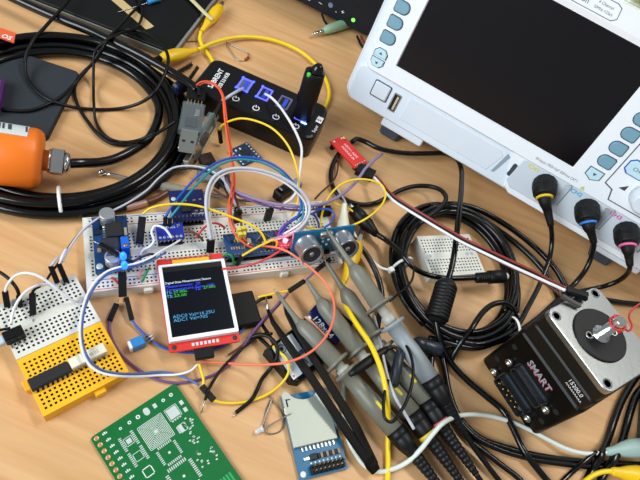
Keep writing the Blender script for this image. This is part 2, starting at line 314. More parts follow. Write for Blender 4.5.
# ------------------------------------------------------------------ USB hub
hub = thing('usb_hub', 'black USB hub with blue lit ports and four round power buttons', 'usb hub', (-87, 325, 0))
HM = T(-139.5, 304.5, 0) @ RZ(0.8)
HB = mat('hub_black', (9, 8, 9), 0.32, var=0.05, spec=0.35)
MB(HM).loft([[(x, y, z) for x, y in rrect(i, 103.5 - i, i, 45 - i, 8 - i * .5)] for z, i in ((0, 1.2), (1.2, 0), (20.5, 0), (22.2, 0.7), (23, 2.2))], smooth=False).build('housing', HB, hub)
HI = HM.inverted()
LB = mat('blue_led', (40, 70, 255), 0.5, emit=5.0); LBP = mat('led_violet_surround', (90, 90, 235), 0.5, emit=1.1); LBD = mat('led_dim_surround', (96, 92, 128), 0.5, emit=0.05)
PM = mat('port_metal', (150, 160, 180), 0.3, 0.9); PT = mat('port_tongue', (30, 70, 190), 0.5, emit=0.25)
for k, (px, py, lit) in enumerate(((245, 84.8, 2), (264.7, 93.8, 1), (284.2, 102.8, 0), (302.5, 115, 3))):
    q = HI @ at(px, py, 23.2); M = HM @ T(q.x, q.y, 23)
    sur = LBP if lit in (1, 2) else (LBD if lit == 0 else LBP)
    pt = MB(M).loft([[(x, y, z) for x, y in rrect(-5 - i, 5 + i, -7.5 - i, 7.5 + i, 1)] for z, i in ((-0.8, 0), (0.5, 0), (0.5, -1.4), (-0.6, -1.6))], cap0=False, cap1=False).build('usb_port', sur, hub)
    MB(M).box(-3.5, 3.5, -6, 6, -0.7, 0.1).build('socket', BBH if lit != 2 else PM, pt); MB(M).box(-0.8, 2.2, -5, 5, -0.5, 0.35).build('contact_tongue', PT, pt)
    if lit in (1, 2):
        for x, y in ((-4.6, -7), (-4.6, 7), (4.6, 7), (4.6, -7))[: (4 if lit == 2 else 2)]:
            MB(M).box(x - 0.9, x + 0.9, y - 1.2, y + 1.2, 0.3, 0.8, 0.3).build('blue_led', LB, pt)
    if lit == 3:
        MB(M).box(1.5, 6.3, -9.0, -7.4, 0.1, 0.9, 0.3).build('blue_led', mat('blue_led_hot', (110, 150, 255), 0.5, emit=7), pt)
for k, (px, py) in enumerate(((235.8, 99), (256, 108.4), (275.9, 117.3), (295.8, 126.5))):
    q = HI @ at(px, py, 23.2); M = HM @ T(q.x, q.y, 23) @ RZ(20)
    bt = MB(M).lathe([(4.6, -0.3), (4.6, 0.25), (4.2, 0.4)], 20).build('power_button', HB, hub)
    ring = []
    for a in range(0, 13): ring.append(M @ Vector((2.5 * math.cos(math.radians(115 + a * 310 / 12 * 0.97)), 2.5 * math.sin(math.radians(115 + a * 310 / 12 * 0.97)), 0.42)))
    MB().tube(ring, 0.42, 6, raw=True).build('power_ring', INK, bt); MB(M).box(-0.35, 0.35, 0.6, 3.4, 0.38, 0.6).build('power_bar', INK, bt)
q = HI @ at(212, 88.5, 23); q2 = HI @ at(226, 67.5, 23); q3 = HI @ at(220.5, 88.5, 23)
text(hub, 'SABRENT', HM @ T(q.x, q.y, 22.97) @ RZ(math.degrees(math.atan2(q2.y - q.y, q2.x - q.x))), 5.8, INK, sx=1.05, bold=0.1)
text(hub, 'USB 3.0 HUB', HM @ T(q3.x, q3.y, 22.97) @ RZ(math.degrees(math.atan2(q2.y - q.y, q2.x - q.x))), 4.6, INK, sx=0.8, bold=0.1)
q = HI @ at(319.4, 120.3, 23)
lg = MB(HM @ T(q.x, q.y, 22.9) @ RZ(88)).box(-3, 4.2, -2.4, 2.4, 0, 0.2).build('logo_plate', INK, hub)
text(lg, 'S', HM @ T(q.x, q.y, 23.1) @ RZ(88) @ T(-1.2, -1.6), 4.6, BLK, bold=0.15)
text(hub, 'Super', HM @ T(q.x + 1.2, q.y - 15.4, 22.97) @ RZ(88), 3.8, INK)
# stick standing in the fourth port
b0 = at(302.5, 115, 24.0)
stick = thing('usb_stick', 'black USB stick standing upright in the last port of the hub', 'usb stick', b0)
KM = Matrix.Translation(b0) @ RZ(20)
MB(KM).loft([[(x, y, z) for x, y in rrect(-7.6 + i, 7.6 - i, -6.5 + i, 6.5 - i, 5)] for z, i in ((0, 0.4), (1, 0), (36, 0), (42, 0.3), (43, 1.2))], smooth=True).build('case', mat('stick_black', (12, 13, 14), 0.5, spec=0.3), stick)
MB(KM).loft([[(x + 1.2, y, z) for x, y in rrect(-5.2 + i, 5.2 - i, -5 + i, 5 - i, 3.5)] for z, i in ((42.5, 0), (45, 0.4), (48, 1.8), (49.6, 3.2))], smooth=True).build('cap', BLKG, stick)
MB(KM).box(-6.2, -3.6, -5.6, -3.2, 41, 44, .5).build('green_led', mat('green_led_dim', (40, 170, 60), 0.5, emit=0.8), stick)
MB(KM).box(-8.2, -7.2, -2, 1, 14, 22, .3).build('seam_clip', BLK, stick)

# ------------------------------------------------------------------ servo motor
u_ = Vector((0.74355, -0.66868, 0)); n_ = Vector((-0.66868, -0.74356, 0)); p_ = Vector((134.6, 201.6, 0))
MM = Matrix.Identity(4)
for i in range(3): MM[i][0], MM[i][1], MM[i][2], MM[i][3] = u_[i], -n_[i], (0, 0, 1)[i], p_[i]
mot = thing('servo_motor', 'black integrated servo motor standing upright with silver face plate and shaft', 'motor', MM @ Vector((28, 28, 0)))
MBK = mat('motor_black', (8, 7, 6), 0.36, var=0.1, spec=0.22); MBR = mat('motor_edge', (24, 22, 18), 0.4, spec=0.25)
ALU = mat('motor_aluminium', (176, 180, 178), 0.33, 1.0, var=0.04, bump=0.15, scale=30)
MB(MM).loft([[(x, y, z) for x, y in rrect(i, 57 - i, i, 48 - i, 4)] for z, i in ((0, 0.8), (0.8, 0), (48.6, 0), (50.6, 1.4))]).build('drive_housing', MBK, mot)
MB(MM).loft([[(x, y, z) for x, y in rrect(1 + i, 55.5 - i, 0.6 + i, 46.5 - i, 3)] for z, i in ((50.4, 0), (61, 0), (62, 1.0), (63, 0.6), (73, 0.6))]).build('motor_body', MBR, mot)
plate = MB(MM).loft([[(x, y, z) for x, y in rrect(0.8 + i, 54 - i, -0.8 + i, 46 - i, 4.5)] for z, i in ((73, 0), (76.6, 0), (77, 0.4))]).build('face_plate', ALU, mot)
pc = MM @ Vector((26, 21.3, 77)); PMx = MM @ T(26, 21.3, 77)
MB(PMx).lathe([(16.6, -0.5), (16.6, 0.9), (16, 1.2)], 40).build('pilot_disc', mat('pilot_black', (20, 22, 21), 0.5, spec=0.3), mot)
for x, y in ((6, 3.6), (49.2, 3.6), (49.2, 40.6), (4.6, 40.6)):
    h = MB(MM @ T(x, y, 76.9)).lathe([(2.9, 0), (2.9, 0.3), (2.2, 0.3), (2.0, 0.1)], 18).build('bolt_hole', mat('bolt_steel', (112, 120, 126), 0.35, 0.8), plate)
for x, y in ((-2.5, -7.5), (2.5, 9.5)):
    MB(PMx @ T(x, y, 1.1)).lathe([(2.5, 0), (2.5, 0.4), (1.6, 0.5), (1.4, 0.1)], 14).build('pilot_screw', STE, mot)
MB(PMx).lathe([(5.4, 0.8), (5.4, 2), (3.2, 2.2), (3.2, 18.4), (2.8, 19)], 24).build('shaft', CHR, mot)
# side face with connectors (face is local y = 0, looking along -y)
FM = MM @ RX(90)                                # x along the side, y up, z out of the face
text(mot, 'SMART', FM @ T(18, 37, 0.06), 7.6, mat('smart_white', (150, 152, 160), 0.5), sx=0.86, bold=0.15)
text(mot, 'SMART', FM @ T(18.5, 36.2, 0.0), 7.6, mat('smart_red', (150, 22, 32), 0.5), sx=0.86, bold=0.2)
text(mot, '15200.0', MM @ RX(90) @ T(38, 57, -0.35), 4.4, INK, sx=0.8)
text(mot, 'AAAAAAAAA', MM @ RX(90) @ T(38.4, 54.2, -0.35), 2.0, INK, sx=1.1)
def dsub(y0, y1, x0, x1, pins):
    sh = MB(FM).loft([[(x, y, z) for x, y in rrect(x0 + i, x1 - i, y0 + i, y1 - i, 2.2)] for z, i in ((0, -1), (0.8, -1), (0.8, 0), (6, 0), (6, 0.7), (2, 0.7))], smooth=False).build('connector_shell', mat('dsub_shell', (92, 98, 104), 0.3, 0.9), mot)
    MB(FM).prism(rrect(x0 + 1.0, x1 - 1.0, y0 + 1, y1 - 1, 1.6), 1.5, 3.6).build('insert', BLK, sh)
    for x, y, r, m in pins:
        MB(FM @ T(x, y, 3.4)).lathe([(r, 0), (r, 1.6), (r * .6, 1.9)], 10).build('contact_pin', m, sh)
dsub(25.4, 32, 16.5, 43, [])
dsub(5.5, 14.5, 16, 42.5, [(19.5 + 4.2 * k, 8.2, 0.8, GOLD) for k in range(5)] + [(20.5, 11.8, 1.8, STE), (38.5, 11.8, 1.8, STE), (26, 12, 0.8, GOLD), (30, 12, 0.8, GOLD), (34, 12, 0.8, GOLD)])
for x, y in ((12.2, 25), (11.5, 6.6), (46.2, 28.4), (45.6, 8.6)):
    MB(FM @ T(x, y, 0)).lathe([(2.7, 0), (2.7, 2.6), (1.5, 2.6), (1.4, 1)], 8).build('jack_screw', STE, mot)
for x, y in ((6, 15), (6.4, 36), (51, 17), (50, 33)):
    MB(FM @ T(x, y, 0)).lathe([(2.1, 0), (2.1, 0.15)], 12).build('vent_hole', BBH, mot)
# red wire wound on the shaft
s0 = pc + Vector((0, 0, 13.5)); pts = []
for k in range(0, 15): a = math.radians(k * 40 - 60); pts.append(Vector((s0.x + 4.3 * math.cos(a), s0.y + 4.3 * math.sin(a), s0.z + k * .25)))
e = at(641, 303, 84); pts += [at(628, 331, 91), at(632, 326, 91), at(629, 318, 90), at(632, 310, 87), e]
MB().tube(pts, 0.6, 6, seg=4).build('red_wire', RED, label='thin red wire wound around the motor shaft', cat='wire')
# ------------------------------------------------------------------ breadboards
def breadboard(parent, M, L, Wd, H, xs, ys, m, hole=1.15, name='body', inset=None):
    """one connected mesh whose top is pierced by square pockets: xs, ys give hole centres, holes(i, j) if allowed"""
    xb = [0.0]; yb = [0.0]; xi = {}; yi = {}
    for x in xs: xi[len(xb)] = x; xb += [x - hole / 2, x + hole / 2]
    for y in ys: yi[len(yb)] = y; yb += [y - hole / 2, y + hole / 2]
    xb.append(L); yb.append(Wd)
    vid = {}; b = MB(M); vs = []; fs = []; mi = []
    def vv(x, y, z):
        k = (round(x, 3), round(y, 3), round(z, 3))
        if k not in vid: vid[k] = len(vs); vs.append((x, y, z))
        return vid[k]
    for i in range(len(xb) - 1):
        for j in range(len(yb) - 1):
            x0, x1, y0, y1 = xb[i], xb[i + 1], yb[j], yb[j + 1]
            if i in xi and j in yi and (inset is None or inset(xi[i], yi[j])):
                c0 = [vv(x0, y0, H), vv(x1, y0, H), vv(x1, y1, H), vv(x0, y1, H)]; c1 = [vv(x0, y0, H - 1.2), vv(x1, y0, H - 1.2), vv(x1, y1, H - 1.2), vv(x0, y1, H - 1.2)]
                for k in range(4): fs.append((c0[k], c0[(k + 1) % 4], c1[(k + 1) % 4], c1[k])); mi.append(1)
                fs.append(c1); mi.append(1)
            else: fs.append([vv(x0, y0, H), vv(x1, y0, H), vv(x1, y1, H), vv(x0, y1, H)]); mi.append(0)
    for i in range(len(xb) - 1):
        for y, s_ in ((0, 0), (Wd, 1)):
            q = [vv(xb[i], y, 0), vv(xb[i + 1], y, 0), vv(xb[i + 1], y, H), vv(xb[i], y, H)]; fs.append(q if not s_ else q[::-1]); mi.append(0)
    for j in range(len(yb) - 1):
        for x, s_ in ((0, 1), (L, 0)):
            q = [vv(x, yb[j], 0), vv(x, yb[j + 1], 0), vv(x, yb[j + 1], H), vv(x, yb[j], H)]; fs.append(q if not s_ else q[::-1]); mi.append(0)
    b.add(vs, fs); b.mi = mi
    return b.build(name, [m, BBH], parent)
BM = T(-113.1, 126.37, 0) @ RZ(math.degrees(0.620377)); BI = BM.inverted()
bb = thing('breadboard', 'long white solderless breadboard crowded with modules and jumper wires', 'breadboard', BM @ Vector((82, 27, 0)))
xs = [4.2 + 2.54 * k for k in range(62)]
rows = [3.0, 5.54] + [11.5 + 2.54 * k for k in range(5)] + [29.3 - 0.2 + 2.54 * k for k in range(5)] + [54.6 - 5.54, 54.6 - 3.0]
rails = {rows[0], rows[1], rows[-1], rows[-2]}
breadboard(bb, BM, 165, 54.6, 8.5, xs, rows, BBW, inset=lambda x, y: not (y in rails and round((x - 4.2) / 2.54) % 6 == 5))
RL = mat('rail_red', (210, 60, 60), 0.6); BL = mat('rail_blue', (60, 90, 190), 0.6)
for y, m in ((1.2, RL), (7.6, BL), (47.0, RL), (53.4, BL)):
    MB(BM).box(3, 162, y - 0.25, y + 0.25, 8.48, 8.56).build('rail_line', m, bb)
MB(BM).box(2, 163, 23.3, 27.2, 8.2, 8.54).build('centre_channel', mat('channel', (196, 196, 188), 0.6), bb)
for x in (32, 120): MB(BM).box(x, x + 6, -2, 0.2, 1, 6.4, .8).build('clip_tab', BBW, bb)
# yellow and white mini boards, clipped together
YM = T(-92.42, 56.0, 0) @ RZ(math.degrees(0.981956)); YI = YM.inverted()
mx = [2.7 + 2.54 * k for k in range(17)]; my = [3.6 + 2.54 * k for k in range(5)] + [3.6 + 2.54 * (k + 7) - .2 for k in range(5)]
yb_ = thing('mini_breadboard', 'yellow mini breadboard carrying a black chip and a white relay', 'breadboard', YM @ Vector((23, 17, 0)), 'mini breadboards')
breadboard(yb_, YM, 46, 35.3, 9, mx, my, BBY, 1.25)
MB(YM).box(26, 32, -2.6, 0.2, 1, 6, .3).build('clip_tab', BBY, yb_); MB(YM).box(-2.4, 0.2, 18, 24, 1, 6, .3).build('clip_tab', BBY, yb_)
wb_ = thing('mini_breadboard', 'white mini breadboard joined to the yellow one at the left edge', 'breadboard', YM @ Vector((23, 53, 0)), 'mini breadboards')
WM = YM @ T(0, 35.6)
breadboard(wb_, WM, 46, 35.3, 9, mx, my, BBW, 1.25)
MB(WM).lathe([(1.9, 9.02), (1.9, 9.2), (1.4, 9.25)], 14)
MB(WM @ T(41.5, 17.6, 0)).lathe([(2.0, 8.9), (2.0, 9.3), (1.2, 9.35)], 14).build('screw_boss', mat('boss', (205, 205, 196), 0.5), wb_)
MB(WM).box(2, 38, 16.4, 19, 8.7, 9.12).build('centre_rib', BBW, wb_)
RM_ = T(84.2956, 247.17, 0) @ RZ(math.degrees(0.556816)) @ T(-2.7, -3.6, 0)
wr = thing('mini_breadboard', 'empty white mini breadboard lying inside the black cable coil', 'breadboard', RM_ @ Vector((23, 17, 0)), 'mini breadboards')
breadboard(wr, RM_, 46, 35.3, 9, mx, my, BBW, 1.1)
MB(RM_).box(10, 33, 16.6, 18.8, 8.7, 9.2).build('centre_rib', BBW, wr)
for x in (5, 37, 41): MB(RM_ @ T(x, 17.6)).lathe([(1.5, 8.9), (1.5, 9.1), (1, 9.15)], 12).build('screw_boss', mat('boss2', (180, 185, 190), 0.5), wr)
# chip and relay on the yellow board
def dip(label, M, L, Wd, n, m, z0, h, notch=True, cat='chip', name='dip_chip', pinm=STE):
    t = thing(name, label, cat, M @ Vector((L / 2, Wd / 2, z0)))
    MB(M).box(0, L, 0, Wd, z0, z0 + h, 0.35).build('package', m, t)
    for k in range(n):
        x = L / 2 + (k - (n - 1) / 2) * 2.54
        for y, s_ in ((0, -1), (Wd, 1)):
            MB(M).box(x - 0.6, x + 0.6, min(y, y + s_ * .9), max(y, y + s_ * .9), z0 - 0.4, z0 + h * .55).build('pin', pinm, t)
    return t
q = YI @ at(32.5, 392, 10.5); q2 = YI @ at(70, 372, 10.5)
dip('long black dual-row chip seated on the yellow mini breadboard', YM @ T(q.x, q.y) , 20.4, 6.6, 8, CHIP, 9.4, 3.6)
q = YI @ at(74, 371, 10.5)
t = dip('white plastic relay beside the black chip on the yellow breadboard', YM @ T(q.x - 0.5, q.y + 0.4), 19.5, 6.0, 7, mat('relay_white', (232, 226, 205), 0.5), 9.4, 4.6, cat='relay', name='relay')
text(t, '8L02', YM @ T(q.x + 10, q.y + 2.2, 14.02), 2.6, mat('grey_ink', (170, 165, 150), 0.6))

# ------------------------------------------------------------------ LCD module
l0, l1, l2 = at(169.5, 342, 12.6), at(239, 331, 12.6), at(156, 265.8, 15.2)
xd = (l1 - l0); yd = l2 - l0; yd -= xd * (yd.dot(xd) / xd.length_squared); LW = xd.length; LH = yd.length
LM = Matrix.Identity(4); zx = xd.normalized(); zy = yd.normalized(); zz = zx.cross(zy)
for i in range(3): LM[i][0], LM[i][1], LM[i][2], LM[i][3] = zx[i], zy[i], zz[i], l0[i]
LI = LM.inverted()
lcd = thing('lcd_module', 'small lit colour display on a red circuit board propped against the breadboard', 'display', at(200, 310, 0))
MB(LM).prism(rrect(-0.6, LW + 0.4, -5.2, LH + 6, 1.2), -5.0, -3.4).build('circuit_board', PCBR, lcd)
fr = [[(x, y, -3.4) for x, y in rrect(-0.2, LW, 0, LH, 0.8)], [(x, y, 0) for x, y in rrect(-0.2, LW, 0, LH, 0.8)], [(x, y, 0) for x, y in rrect(1.7, LW - 1.9, 2.4, LH - 1.2, 0.4)], [(x, y, -0.7) for x, y in rrect(1.9, LW - 2.1, 2.6, LH - 1.4, 0.4)]]
MB(LM).loft(fr, cap0=False, cap1=False).build('display_frame', WHT, lcd)
gl = MB(LM).box(1.6, LW - 1.8, 2.2, LH - 1.0, -3.3, -0.7).build('screen', mat('lcd_glass', (4, 8, 16), 0.2, emit=0.15, var=0.02, spec=0.3), lcd)
MB(LM).box(2.0, LW - 2.2, LH - 5.0, LH - 1.6, -0.7, -0.55).build('dark_band', mat('lcd_band', (8, 8, 10), 0.3), gl)
LWt = mat('lcd_white', (210, 225, 235), 0.5, emit=0.3); LBl = mat('lcd_blue', (36, 56, 215), 0.5, emit=0.6); LGr = mat('lcd_green', (34, 150, 44), 0.5, emit=0.25); LCy = mat('lcd_cyan', (64, 146, 190), 0.5, emit=0.25)
def lt(s_, px, py, size, m, sx=1.0, bold=0.0):
    q = LI @ at(px, py, 13.8); text(gl, s_, LM @ T(q.x, q.y, -0.69), size, m, sx=sx, extrude=0.02, bold=bold)
lt('Digital Data Measurement Station', 165, 284.6, 2.0, LWt, 1.02)
lt('Measurements:  20', 165.3, 288.3, 2.5, LBl, 1.1); lt('Temperature Sens: 100', 165.8, 291.6, 2.5, LBl, 1.25)
lt('T1:', 166, 294.4, 2.6, LCy, 1.1, .05); lt('27.00c', 173.5, 293.3, 2.6, LGr, 1.2, .05); lt('T2:', 195, 290, 2.6, LBl, 1.1, .05); lt('27.00c', 203.5, 288.6, 2.6, LGr, 1.1, .05)
lt('T3:', 166.8, 298, 2.6, LCy, 1.1, .05); lt('23.00', 174.3, 296.9, 2.6, LGr, 1.3, .05)
lt('ADC0 Val=16.25U', 173, 317.8, 2.9, LCy, 1.12); lt('ADC1 Val=705', 173.8, 321.5, 2.9, LCy, 1.12)
MB(LM).box(8.5, LW - 9, LH - 1.0, LH + 3.6, -3.4, -1.2, .5).build('flex_tape', mat('kapton', (238, 178, 16), 0.35), lcd)
for k in range(9): MB(LM).cyl(Vector((6 + 3.2 * k, LH + 4.8, -3.6)), Vector((6 + 3.2 * k, LH + 4.8, -2.4)), 0.7, n=8).build('solder_joint', STE, lcd)
for x, y in ((2.4, -2.6), (LW - 2.6, -2.6)): MB(LM @ T(x, y, -3.45)).lathe([(1.5, 0), (1.5, 0.15), (0.9, 0.2)], 12).build('mounting_hole', mat('hole_dark', (60, 40, 40), 0.6), lcd)
for k in range(7): MB(LM).box(12.5 + 2.4 * k, 14 + 2.4 * k, -3.6, -1.6, -3.4, -3.15).build('solder_pad', PAD, lcd)
MB(LM).box(LW / 2 - 7, LW / 2 + 4, -12, -5.2, -6.5, -3.2, .4).build('header_socket', BLK, lcd)
for x, y in ((4, 3), (LW - 4, 3)): MB(LM).box(x - 1.3, x + 1.3, y - 1.3, y + 1.3, -11.9, -5.0).build('standoff', BLK, lcd)
# black pad under the display
q0, q1 = at(216, 331, 0), at(238, 326, 0); KM2 = flat(at(238, 326.5, 7), at(262, 321.5, 7)); KM2.translation.z = 0
MB(KM2).prism(rrect(-22, 15.6, 0, 23, 1.4), 0, 7, b=0.8).build('plastic_case', mat('pad_black', (15, 14, 14), 0.55, spec=0.25), label='flat black plastic square lying right beside the lit display', cat='case')

# ------------------------------------------------------------------ green board
gq = at(90, 438, 1.6); g2 = at(175, 383, 1.6); GM = flat(gq, g2); GM.translation.z = 0; GI = GM.inverted(); GL = (g2 - gq).length
gp = thing('circuit_board', 'bare green circuit board with white footprints at the bottom edge', 'circuit board', GM @ Vector((25, -40, 0)))
MB(GM).prism(rrect(0, GL, -92, 0, 1.6), 0.05, 1.65).build('board', PCBG, gp)
def gpad(name, rects, m=PAD, z=1.65, h=0.08, kind='stuff'):
    b = MB(GM)
    for x0, x1, y0, y1 in rects: b.box(x0, x1, y0, y1, z - .02, z + h)
    return b.build(name, m, gp, kind=kind)
def gl_(px, py): q = GI @ at(px, py, 1.65); return q.x, q.y
def ring_rects(cx, cy, r, w_): return [(cx - r, cx + r, cy + r - w_, cy + r), (cx - r, cx + r, cy - r, cy - r + w_), (cx - r, cx - r + w_, cy - r, cy + r), (cx + r - w_, cx + r, cy - r, cy + r)]
cx, cy = gl_(156, 431.5)
rr = []
for k in range(9): rr += ring_rects(cx, cy, 7.3 - k * 0.72, 0.27)
gpad('concentric_test_pattern', rr, SILK); gpad('centre_pad', [(cx - 1, cx + 1, cy - 1, cy + 1)])
def qfp(px, py, r, n, body=True):
    cx, cy = gl_(px, py); rr = []
    for k in range(n):
        o_ = (k - (n - 1) / 2) * (2 * r * .8 / n); w_ = r * .8 / n * 1.1
        rr += [(cx + o_ - w_ / 2, cx + o_ + w_ / 2, cy + r * .85, cy + r * 1.12), (cx + o_ - w_ / 2, cx + o_ + w_ / 2, cy - r * 1.12, cy - r * .85), (cx + r * .85, cx + r * 1.12, cy + o_ - w_ / 2, cy + o_ + w_ / 2), (cx - r * 1.12, cx - r * .85, cy + o_ - w_ / 2, cy + o_ + w_ / 2)]
    gpad('quad_footprint', rr); 
    if body: gpad('footprint_mark', [(cx - .6, cx + .6, cy - .6, cy + .6)], SILK)
qfp(169.5, 452.5, 5.2, 8); qfp(184, 476, 7.0, 10)
def soic(px, py, w_, h_, n, mid=False):
    cx, cy = gl_(px, py); rr = []
    for k in range(n):
        o_ = (k - (n - 1) / 2) * (w_ / n); t_ = w_ / n * .55
        rr += [(cx + h_ * .62, cx + h_, cy + o_ - t_ / 2, cy + o_ + t_ / 2), (cx - h_, cx - h_ * .62, cy + o_ - t_ / 2, cy + o_ + t_ / 2)]
    rr2 = ring_rects(cx, cy, h_ * .55, .25)
    gpad('chip_footprint', rr); gpad('footprint_outline', rr2, SILK)
    if mid: gpad('thermal_pad', [(cx - h_ * .32, cx + h_ * .32, cy - h_ * .32, cy + h_ * .32)])
soic(129, 441, 8.5, 4.2, 8, True); soic(138.5, 456, 8.5, 4.2, 8)
cx, cy = gl_(148.5, 471.5); gpad('footprint_outline', ring_rects(cx, cy, 2.6, .5), SILK)
for px, py, w_, h_ in ((173, 412.5, 6, 6), (180.5, 429, 3.2, 4)):
    cx, cy = gl_(px, py); gpad('large_pad', [(cx - w_ / 2, cx + w_ / 2, cy - h_ / 2, cy + h_ / 2)]); gpad('pin_pads', [(cx - w_ / 2 + k * 1.5, cx - w_ / 2 + .9 + k * 1.5, cy - h_ / 2 - 1.6, cy - h_ / 2 - .4) for k in range(int(w_ / 1.5))] if h_ == 6 else [(cx + 3 + 1.2 * 0, cx + 3.9, cy - 2 + 1.5 * k, cy - 1.1 + 1.5 * k) for k in range(3)]); gpad('footprint_outline', ring_rects(cx + (0 if h_ == 6 else 1.4), cy, w_ / 2 + .7, .25), SILK)
for px, py in ((181.4, 402.6), (185.4, 409.5), (154.8, 405.8)):
    cx, cy = gl_(px, py); gpad('square_pad', [(cx - 1.0, cx + 1.0, cy - 1.3, cy + 1.3)], kind=None)
random.seed(3)
for px, py, n in ((195, 440, 7), (191, 435, 4), (197, 456, 5), (204, 463, 5), (212, 451, 5), (214, 458, 4), (190, 425, 6), (188, 419, 4)):
    cx, cy = gl_(px, py); gpad('small_footprints', [(cx + dx - .55, cx + dx + .55, cy + dy - .4, cy + dy + .4) for dx, dy in [(random.uniform(-2.4, 2.4), random.uniform(-2, 2)) for _ in range(n)]])
for k in range(9):                                # plated row along the left edge
    px, py = 93 + 4.55 * k * .86, 440.6 + 6.2 * k * 1.02
    q = GI @ at(px, py, 1.65); x, y = 2.5, q.y
    MB(GM @ T(x, y, 1.6)).lathe([(1.35, 0), (1.35, 0.14), (.75, 0.16), (.7, 0.06)], 14).build('plated_hole', mat('copper_hole', (214, 168, 120), 0.35, 0.6), gp)
    gpad('silk_digits', [(x + 3.2 + .9 * j, x + 3.8 + .9 * j, y - .7, y + .3 + .4 * (j % 2)) for j in range(3)], SILK)
for px, py, r in ((120.5, 428.5, .8), (129.5, 422.5, 1.0), (138, 417, 1.2), (163.3, 400.3, 1.0), (171, 394.8, 1.1)):
    cx, cy = gl_(px, py); MB(GM @ T(cx, cy, 1.62)).lathe([(r, 0), (r, 0.12), (r * .5, 0.12), (r * .45, 0.02)], 14).build('via_ring', SILK, gp)
cx, cy = gl_(146.5, 411.5); MB(GM @ T(cx, cy, 1.62)).prism(rrect(-1.6, 1.6, -2.2, 2.2, 1.5), 0, .1).build('oval_pad', PAD, gp)
cx, cy = gl_(228, 478)
for k in range(6): gpad('edge_finger', [(cx - 8 + 1.9 * k, cx - 6.9 + 1.9 * k, cy - 9, cy + 2)], mat('finger_green', (40, 160, 88), 0.35), kind=None)

# ------------------------------------------------------------------ SD card reader
SDM = flat(at(300, 481, 2), at(349, 468.5, 2)); SDM.translation.z = 0; SDI = SDM.inverted()
sd = thing('card_reader', 'blue card reader board with metal slot at the bottom centre', 'card reader', SDM @ Vector((14, 24, 0)))
MB(SDM).prism(rrect(0, 29, 0, 47.5, 0.8), 0.8, 2.4).build('circuit_board', PCBT, sd)
TIN = mat('slot_tin', (176, 182, 170), 0.5, 0.45, var=0.03)
pl_ = [(0.2, 17), (26.8, 17), (26.8, 47), (25.4, 48.5)] + [(13.6 + 10.2 * math.cos(math.radians(a)), 51 + 8.5 * math.sin(math.radians(a))) for a in range(-18, -163, -16)] + [(1.8, 49.5), (0.2, 48)]
slot = MB(SDM).prism(pl_, 2.4, 5.2, b=0.3).build('card_slot', TIN, sd)
MB(SDM).box(1.6, 2.4, 40, 44.6, 5.2, 5.32).build('latch_cut', BBH, slot); MB(SDM).box(1.6, 4.4, 43.8, 44.4, 5.2, 5.32).build('latch_cut', BBH, slot); MB(SDM).box(-0.5, .3, 36, 40, 2.4, 5, .2).build('side_spring', STE, slot)
for k in range(9): MB(SDM).box(4.6 + 2.4 * k, 5.6 + 2.4 * k, 14.4, 17.2, 2.4, 3.0).build('slot_contact', STE, sd)
MB(SDM).box(8.6, 12.6, 8.6, 12.0, 2.4, 4.2, .3).build('regulator', CHIP, sd); MB(SDM).box(4.6, 8.4, 9.4, 11, 2.4, 3.1).build('regulator_tab', STE, sd)
for k in range(8): MB(SDM).box(13.2 + 1.75 * k, 14.5 + 1.75 * k, 9.0, 11.8, 2.4, 3.4, .15).build('resistor', CER if k % 2 else CHIP, sd)
MB(SDM).box(7, 27, 1.2, 6.2, 2.4, 4.9, .3).build('pin_header', BLK, sd)
for k in range(8):
    for j in range(2):
        p = SDM @ Vector((8.3 + 2.5 * k, 2.4 + 2.5 * j, 4.8)); MB().cyl(p, p + Vector((0, 0, 6)), 0.35, n=6).build('header_pin', mat('pin_dark', (110, 105, 95), 0.35, 0.8), sd)
for k in range(8): MB(SDM).box(8.0 + 2.5 * k, 8.9 + 2.5 * k, 7.0, 7.9, 2.4, 2.48).build('pin_mark', SILK, sd)
MB(SDM @ T(2.6, 2.8, 2.35)).lathe([(1.7, 0), (1.7, .1), (1.1, .12)], 14).build('mounting_hole', SILK, sd)
# ------------------------------------------------------------------ left side: case, pouch, coil, orange probe
_c = at(172.5, 53.5, 8.6); cM = T(_c.x, _c.y, 0) @ RZ(4)
case = thing('instrument_case', 'flat black case with silver rim in the top left corner', 'case', cM @ Vector((-100, 80, 0)))
MB(cM).prism(rrect(-260, 0, 0, 190, 4), 1.2, 7, b=0.5).build('metal_base', mat('case_rim', (96, 94, 84), 0.45), case)
MB(cM).box(-1.8, 0.3, 4, 188, 5.6, 7.4, .3).build('silver_edge', mat('silver_edge', (190, 195, 200), 0.3, 0.7), case)
MB(cM).prism(rrect(-259, -2.4, 1.0, 189, 4), 6.8, 9, b=0.5).build('black_lid', mat('case_black', (10, 13, 12), 0.55, var=0.2, scale=25, spec=0.25), case)
for x, y in ((-250, 10), (-10, 10), (-250, 180), (-10, 180)): MB(cM @ T(x, y)).lathe([(6, 0), (6, 1.3)], 14).build('foot', RUB, case)
a, b_ = at(112, -4, 9), at(150, 28, 9); tM = flat(a, b_); L = (b_ - a).length
MB(tM).prism([(0, -4), (L, -4.4), (L + .6, 0), (L, 4.2), (0, 4.2)], 0.05, 0.35).build('masking_tape', mat('masking_tape', (196, 170, 118), 0.7, var=0.12, scale=150), label='strip of tan masking tape stuck on the black case', cat='tape')
r_ = thing('resistor', 'blue bodied resistor with long leads lying on the black case', 'resistor', at(155, 1, 9))
MB().tube([at(160, -1, 11.2), at(148, 2.4, 11.2)], lambda t: 1.5 if 0.15 < t < .85 else 1.9, 10).build('body', mat('resistor_blue', (40, 130, 190), 0.4), r_)
